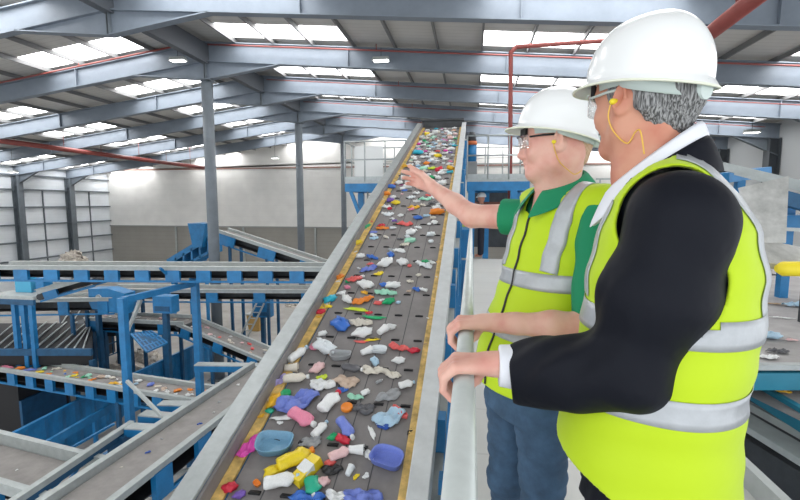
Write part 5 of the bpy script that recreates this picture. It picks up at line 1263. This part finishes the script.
L_ = [
 (297,403,40,'film','periwinkle','largest periwinkle-blue crumpled film, lying beside the left edge of the belt',35,.9,0),
 (275,402,20,'bag','amber','orange-amber wrapper on the left skirt strip next to the large blue film',80,.8,1),
 (286,394,10,'cap','green','small green lid just above the large blue film near the left edge',0,1,0),
 (270,411,9,'bag','jade','small green lump on the left strip below the amber wrapper',0,1,2),
 (286,417,25,'strip','white','narrow white strip between the large blue film and pink bottle',15,1.6,0),
 (304,421,30,'bottle','pink','pink crushed bottle below the large blue film',-28,1.15,0),
 (280,422,6,'scrap','white','tiny white scrap left of the pink crushed bottle',0,1,0),
 (276,447,34,'tub','dusty blue','dusty blue shallow tub lying near the left edge, largest tub at the left',6,1.05,0),
 (250,447,28,'film','magenta','magenta film draped over the left skirt strip beside the dusty blue tub',70,.7,1),
 (311,442,20,'film','grey','grey-white film between the dusty blue tub and white bottle',20,1,2),
 (321,430,19,'bottle','white','small upright-looking white bottle right of the pink bottle',68,1.2,1),
 (297,461,34,'bottle','yellow','yellow crushed bottle with orange cap in the lower belt centre-left',38,1.2,2,'orange'),
 (275,472,20,'bag','yellow','yellow crumpled bag left of the long white bottle, lower left of belt',30,.9,0),
 (283,483,32,'bottle','white','long white bottle lying beneath the yellow bottle near the bottom',20,1.1,0),
 (307,472,30,'carton','yellow','yellow carton with pale panel touching the end of the long white bottle',62,.8,0),
 (313,488,20,'bottle','jade','jade green bottle at the lower end of the yellow carton',-60,1.8,1),
 (323,482,14,'bag','pale pink','pale pink crumpled bag right of the jade bottle',0,1,1),
 (308,499,32,'film','blue','blue film cut by the bottom edge of the picture, left one',0,.7,2),
 (362,498,36,'film','periwinkle','periwinkle film cut by the bottom edge, right one',5,.7,1),
 (336,496,22,'film','white','white film at the bottom edge between two blue films',-8,.7,0),
 (230,488,15,'bag','red','bright red lump on the left skirt strip near the bottom corner',10,1,1),
 (240,495,13,'bag','purple','small purple bag at the bottom edge right of the red lump',30,.8,2),
 (347,431,27,'bottle','periwinkle','periwinkle bottle lying above the red lid in the belt centre',-50,1,0),
 (343,440,16,'bag','red','red crumpled lid under the periwinkle bottle',-20,.8,0),
 (333,437,11,'bag','green','green cap touching the red crumpled lid',40,.9,1),
 (341,455,22,'bottle','pale pink','pale pink bottle below the red lid',35,1.2,2),
 (357,451,16,'cup','white','small white cup right of the pale pink bottle',5,.9,0),
 (369,455,13,'film','white','white torn film between the small white cup and periwinkle tub',-50,.8,1),
 (387,461,31,'tub','periwinkle','periwinkle tub near the right edge of the lower belt',-14,1.05,1),
 (330,463,11,'bag','coral','small red lump above the black film, lower centre',30,1,0),
 (332,470,20,'film','black','black film under a small red lump, lower belt centre',10,.8,0),
 (350,471,11,'cup','clear','clear cup right of the black film',80,1,0),
 (356,476,7,'scrap','yellow','tiny yellow scrap beside the clear cup',60,1,1),
 (366,475,7,'scrap','white','tiny white scrap right of the tiny yellow scrap',60,1.2,0),
 (331,403,26,'bottle','white','white bottle with red cap standing out in the belt centre',68,1.35,0,'red'),
 (347,408,11,'cap','orange','orange round lid right of the white bottle with red cap',0,1,0),
 (364,409,21,'film','dark grey','dark grey tangled film right of the orange lid',0,.9,2),
 (390,418,30,'film','pale blue','pale blue crumpled film near the right edge above a dark blue scrap',35,1,0),
 (385,424,15,'scrap','dark blue','dark blue triangular scrap on the pale blue film at right',15,1.2,0),
 (399,412,20,'film','coral','coral red film at the right edge of the lower belt',-40,.7,1),
 (411,431,9,'scrap','black','small dark scrap on the right skirt strip',50,1,1),
 (372,432,16,'strip','white','white curling strip leading down from the dark grey tangle',-60,2,1),
 (280,381,20,'film','lavender','lavender film at the left edge above the large blue film',60,.7,2),
 (297,380,23,'bottle','cream','cream bottle right of the lavender film',12,1.1,1),
 (292,369,14,'cup','cream','cream cup against the left edge above the cream bottle',10,1,0),
 (299,356,23,'bottle','white','white upright-looking bottle against the left edge with yellow strip beside it',65,.9,2),
 (315,347,12,'film','pink','pink film corner at the left of the translucent bag',-10,1,0),
 (325,349,26,'bag','clear','translucent crumpled bag left of the orange label',-25,.8,0),
 (333,353,9,'scrap','orange','orange label lying on the translucent bag',-20,1.2,1),
 (341,357,20,'tub','grey','pale grey tub below right of the orange label',5,.8,0),
 (318,369,17,'bag','pale pink','pale pink lump above the white film with yellow corner',55,.8,1),
 (322,385,24,'film','white','white crumpled film below the pale pink lump',0,.9,1),
 (322,377,10,'scrap','lime','yellow-green scrap on top of the white crumpled film',20,1.2,0),
 (346,382,24,'film','beige','beige torn film right of the white crumpled film',-10,.9,2),
 (343,389,10,'scrap','blue','small blue scrap under the beige torn film',0,1,0),
 (355,397,16,'film','mint','mint green film above the orange lid',-5,.6,0),
 (341,326,22,'bag','blue','royal blue crumpled bag, left of centre in the middle belt',-40,1,0),
 (360,323,22,'film','cream','cream film just right of the royal blue bag',0,.7,1),
 (363,334,20,'bag','white','white crumpled bag below the cream film',25,.8,2),
 (361,341,12,'strip','coral','coral strip joined to a yellow one in the middle belt',0,2,0),
 (372,339,14,'strip','yellow','yellow strip right of the coral strip',15,2,1),
 (353,370,20,'bottle','dark grey','dark grey bottle left of the long cream film',-10,1,2),
 (373,371,24,'film','cream','long cream film in front of the dark grey bottle, left half',0,.6,0),
 (390,374,22,'film','cream','long cream film ending at the white bottle near the right edge',-20,.5,2),
 (367,352,12,'cup','white','white cup left of the clear tub in the belt centre',40,1,0),
 (379,351,15,'tub','clear','clear tub between two white pieces in the belt centre',0,.9,1),
 (375,362,13,'bag','pale blue','pale blue bag under the clear tub',-60,.8,0),
 (383,331,12,'cup','white','white cup above the clear tub',60,1,1),
 (399,348,22,'film','coral','coral film stretching to the right edge of the middle belt',-15,.5,0),
 (414,351,12,'bag','red','red lump at the right end of the coral film',10,.7,1),
 (399,361,13,'bag','white','white bag under the coral film',10,.8,2),
 (407,385,15,'bottle','white','short white bottle at the right edge above the grey tangle',25,1.5,0),
 (389,396,24,'film','grey','grey tangled film below the short white bottle at right',30,.8,2),
 (410,241,11,'bag','mint','bright mint green lump below the pointing hand, right of centre',20,.8,0),
 (372,257,14,'film','blue','blue film with dark edge, upper middle belt, left of a bluer scrap',-30,.5,1),
 (391,255,10,'bag','blue','blue scrap above the white bag, upper middle belt',-60,.9,0),
 (386,264,18,'bag','white','white crumpled bag with a yellow corner, upper middle belt',50,.8,1),
 (379,273,9,'scrap','yellow','yellow scrap below the white bag with blue film at its left',30,1,0),
 (369,269,17,'film','periwinkle','periwinkle film left of the yellow scrap, upper middle belt',40,.6,2),
 (370,263,6,'scrap','coral','small coral scrap touching the periwinkle film',20,1,1),
 (354,279,15,'film','coral','salmon red film near the left edge above the white bags',25,.8,1),
 (366,286,18,'bag','white','rounded white bag right of the salmon red film',-15,.7,2),
 (384,285,9,'bag','blue','small blue lump right of the rounded white bag',0,.8,1),
 (393,286,14,'bag','white','white lump right of the small blue lump',10,.8,0),
 (363,301,21,'film','orange','orange-red film in the middle belt, left of the green film',35,.55,0),
 (347,300,15,'bag','white','white bag left of the orange-red film',-50,.7,1),
 (389,302,13,'bag','green','bright green lump right of the orange-red film',35,.7,2),
 (378,303,8,'bag','coral','coral lump left of the bright green lump',0,.9,0),
 (385,293,21,'film','mint','pale mint film above the bright green lump',-5,.5,1),
 (374,317,20,'strip','green','long thin green strip above the royal blue bag level',-3,1.6,0),
 (369,312,7,'scrap','red','small red scrap above the long thin green strip',0,1,0),
 (357,309,22,'strip','lime','lime green strip below the orange-red film',-8,1.6,1),
 (330,300,14,'bag','cyan','cyan and yellow lump on the left strip, middle belt',50,.8,0),
 (326,306,10,'scrap','yellow','yellow scrap beneath the cyan lump on the left strip',20,1,1),
 (321,312,10,'bag','red','red lump on the left strip below the cyan one',40,.9,2),
 (340,277,9,'bag','orange','orange lump on the left strip above the cyan one',60,.9,0),
 (418,153,10,'bag','cyan','cyan piece near the top of the rising belt',0,.8,0),
 (438,156,8,'bag','yellow','yellow piece near the top right of the rising belt',0,.8,1),
 (407,166,10,'film','amber','amber piece at the left edge just above the pointing fingertip',0,.8,0),
 (433,168,10,'film','lime','lime-yellow piece right of the pointing hand near the belt top',0,.8,1),
 (391,187,9,'bag','blue','blue lump at the left edge level with the pointing hand',0,.9,0),
 (386,194,9,'bag','orange','orange lump at the left edge just below the blue one near the hand',0,.9,1),
 (396,203,9,'bag','yellow','yellow lump below left of the pointing hand',0,.9,2),
 (414,207,11,'film','amber','flat amber film below the pointing hand',0,.7,2),
 (437,213,14,'bag','orange','bright orange oval piece below the forearm at the belt\'s right',12,.6,0),
 (418,218,9,'bag','blue','blue lump below the pointing hand left of the orange oval',0,.8,1),
 (405,224,15,'film','coral','coral-pink film below the hand left of the blue lump',-8,.6,2),
 (382,228,12,'film','orange','orange film near the left edge below the hand',0,.6,1),
 (425,199,12,'film','mint','mint film under the pointing wrist',0,.6,2),
 (366,227,13,'film','green','green film on the left strip of the upper belt',60,.5,0),
 (358,243,10,'bag','yellow','yellow lump on the left strip of the upper belt',40,.7,1),
]
for r_ in L_:
    x, y, wp, kd, cl_, lb, ro, asp, v = r_[:9]
    item(x, y, wp, kd, cl_, lb, ro, asp, v, cap=(r_[9] if len(r_) > 9 else ('white' if kd == 'bottle' and cl_ != 'white' else ('pale blue' if kd == 'bottle' else None))))
rg = random.Random(21)
pal = ['white']*26+['cream']*6+['clear']*6+['pale blue']*4+['grey']*2+['pale pink']*2+['pink', 'coral', 'red', 'blue', 'periwinkle', 'lavender', 'green', 'mint', 'mint', 'yellow', 'amber', 'orange', 'dark grey', 'black', 'beige', 'purple', 'cyan', 'magenta']
kinds = ['film']*5+['bag']*4+['scrap']*4+['cup', 'bottle', 'tub', 'strip', 'cap']
cnt = 0; tries = 0; mx = 300-len(L_)-25
while cnt < 240 and tries < 9000:
    tries += 1
    Yq = 2.4+11*rg.random()**.62 if rg.random() < .93 else rg.uniform(2.3, 6); X = -1.32+.9*rg.random()**1.2
    if Yq > 13.2 or (Yq < 4.4 and rg.random() < .55): continue
    size = rg.uniform(.08, .16)*(1 if Yq > 5 else .6)
    if any((X-a)**2+((Yq-b)*.8)**2 < (size*.42+c)**2*.55 for a, b, c in taken): continue
    taken.append((X, Yq, size*.42)); k = rg.choice(kinds); c = rg.choice(pal)
    zone = 'upper' if Yq > 8 else ('middle' if Yq > 4.6 else 'lower'); nm = {'film': 'crumpled film', 'bag': 'crumpled lump', 'scrap': 'flat scrap', 'cup': 'cup', 'bottle': 'small bottle', 'tub': 'tub', 'strip': 'strip', 'cap': 'round lid'}[k]
    lb = '%s plastic %s among the mixed litter on the %s rising belt' % (c, nm, zone)
    put(k, c, V((X, Yq, mz(Yq)))+MN*.004, MN, RIGHT, rg.uniform(-.7, .7)+(PI if rg.random() < .5 else 0), size*(.5 if k == 'cap' else 1), lb, lb.split(' among')[0]+' pieces, '+zone+' belt', rg.randrange(3), 1, 1.5, 'white' if k == 'bottle' else None); cnt += 1
# bits caught along both skirt strips
for i in range(34):
    side = rg.random() < .5; Yq = 2.5+9*rg.random()**.8; X = -1.41+rg.uniform(-.03, .03) if side else -.372+rg.uniform(-.015, .015)
    sz = .05 if side else .028; c = rg.choice(['white', 'cream', 'beige', 'white', 'tan', 'coral', 'green', 'pale pink', 'amber'])
    w_ = 'left' if side else 'right'; lb = 'small %s fragment caught on the %s yellow skirt strip' % (c, w_)
    put('scrap', c, V((X, Yq, mz(Yq)))+MN*.012, MN, RIGHT, rg.uniform(-1, 1), sz, lb, 'small %s fragments on the %s strip' % (c, w_), rg.randrange(3), 1, 1)
# litter on the other belts
def scatter(key, n, where, f0, f1_, pal_, smin, smax, seed, wfrac=.35):
    t, p0, p1, d, s_, nn, w_ = CV[key]; rr = random.Random(seed)
    for i in range(n):
        f_ = f0+(f1_-f0)*(i+rr.random()*.8)/n; c = rr.choice(pal_); k = rr.choice(['film', 'bag', 'scrap', 'bag'])
        P = p0+(p1-p0)*f_+s_*rr.uniform(-wfrac, wfrac)*w_+nn*.005
        lb = 'small %s plastic %s on the %s' % (c, {'film': 'film', 'bag': 'lump', 'scrap': 'scrap'}[k], where)
        put(k, c, P, nn, d, rr.uniform(0, 6.28), rr.uniform(smin, smax), lb, lb+', repeated', rr.randrange(3), 1, 1)
PB = ['white']*4+['cream']*2+['pink', 'coral', 'blue', 'yellow', 'green', 'mint', 'pale blue', 'amber', 'periwinkle', 'orange', 'beige', 'beige']
scatter('C', 64, 'grey litter conveyor crossing behind the blue post', .06, .97, PB, .12, .34, 5)
scatter('B2', 22, 'conveyor descending behind the nearest column', .05, .95, ['white', 'cream', 'beige', 'pale pink', 'grey', 'coral'], .12, .26, 6)
scatter('B', 10, 'short level conveyor behind the blue post', .05, .95, ['white', 'cream', 'beige', 'pale pink'], .12, .24, 8)
scatter('D', 9, 'diagonal conveyor beside the rising belt', .18, .9, ['white', 'white', 'cream', 'grey', 'dark blue'], .05, .13, 9, .28)
scatter('E', 4, 'empty grey conveyor at the bottom left', .2, .9, ['white', 'grey'], .05, .1, 10, .3)
Z_ = V((0, 0, 1))
def rput(kind, col, x, y, wpx, label, rot=0, asp=1, v=0, z=.29): 
    p = at(x, y, Z=z); put(kind, col, p, Z_, RIGHT, rot, wpx*(p-CAM).dot(FW)/F, label, None, v, asp)
rput('bag', 'pale blue', 770, 338, 22, 'pale blue lump on the right-hand sorting belt beside the vest', .2, .8, 0)
rput('film', 'pale blue', 796, 306, 24, 'pale blue film at the right edge of the sorting belt', .1, .6, 1)
rput('strip', 'tan', 772, 304, 24, 'brown-tan strip on the sorting belt above the pale blue lump', -.1, 1.6, 0)
rput('strip', 'white', 782, 318, 18, 'thin white strip on the sorting belt right of the brown-tan strip', -.25, 1.5, 1)
rput('film', 'dark grey', 778, 352, 20, 'dark grey film below the pale blue lump on the sorting belt', 0, .7, 2)
rput('scrap', 'pale pink', 791, 340, 10, 'faded pink scrap right of the pale blue lump', 0, 1, 1)
rput('film', 'white', 770, 358, 18, 'whitish film at the near edge of the sorting belt', .2, .8, 0)
rput('scrap', 'amber', 780, 391, 18, 'amber and red scrap on the lower teal-sided belt', -.6, .6, 0, .07)
rput('scrap', 'coral', 776, 388, 8, 'small red scrap touching the amber one on the lower belt', -.3, .8, 1, .08)
# ------------------------------------------------------------------ light
sc = bpy.context.scene
w = bpy.data.worlds.new('world'); sc.world = w; w.use_nodes = True
bgn = w.node_tree.nodes['Background']; bgn.inputs[0].default_value = (.92, .96, 1, 1); bgn.inputs[1].default_value = 1.55
sc.view_settings.view_transform = 'Standard'; sc.view_settings.look = 'None'; sc.view_settings.gamma = 1
sc.view_settings.exposure = 0.17
sc.cycles.max_bounces = 8; sc.cycles.diffuse_bounces = 5
sc.cycles.sample_clamp_indirect = 6
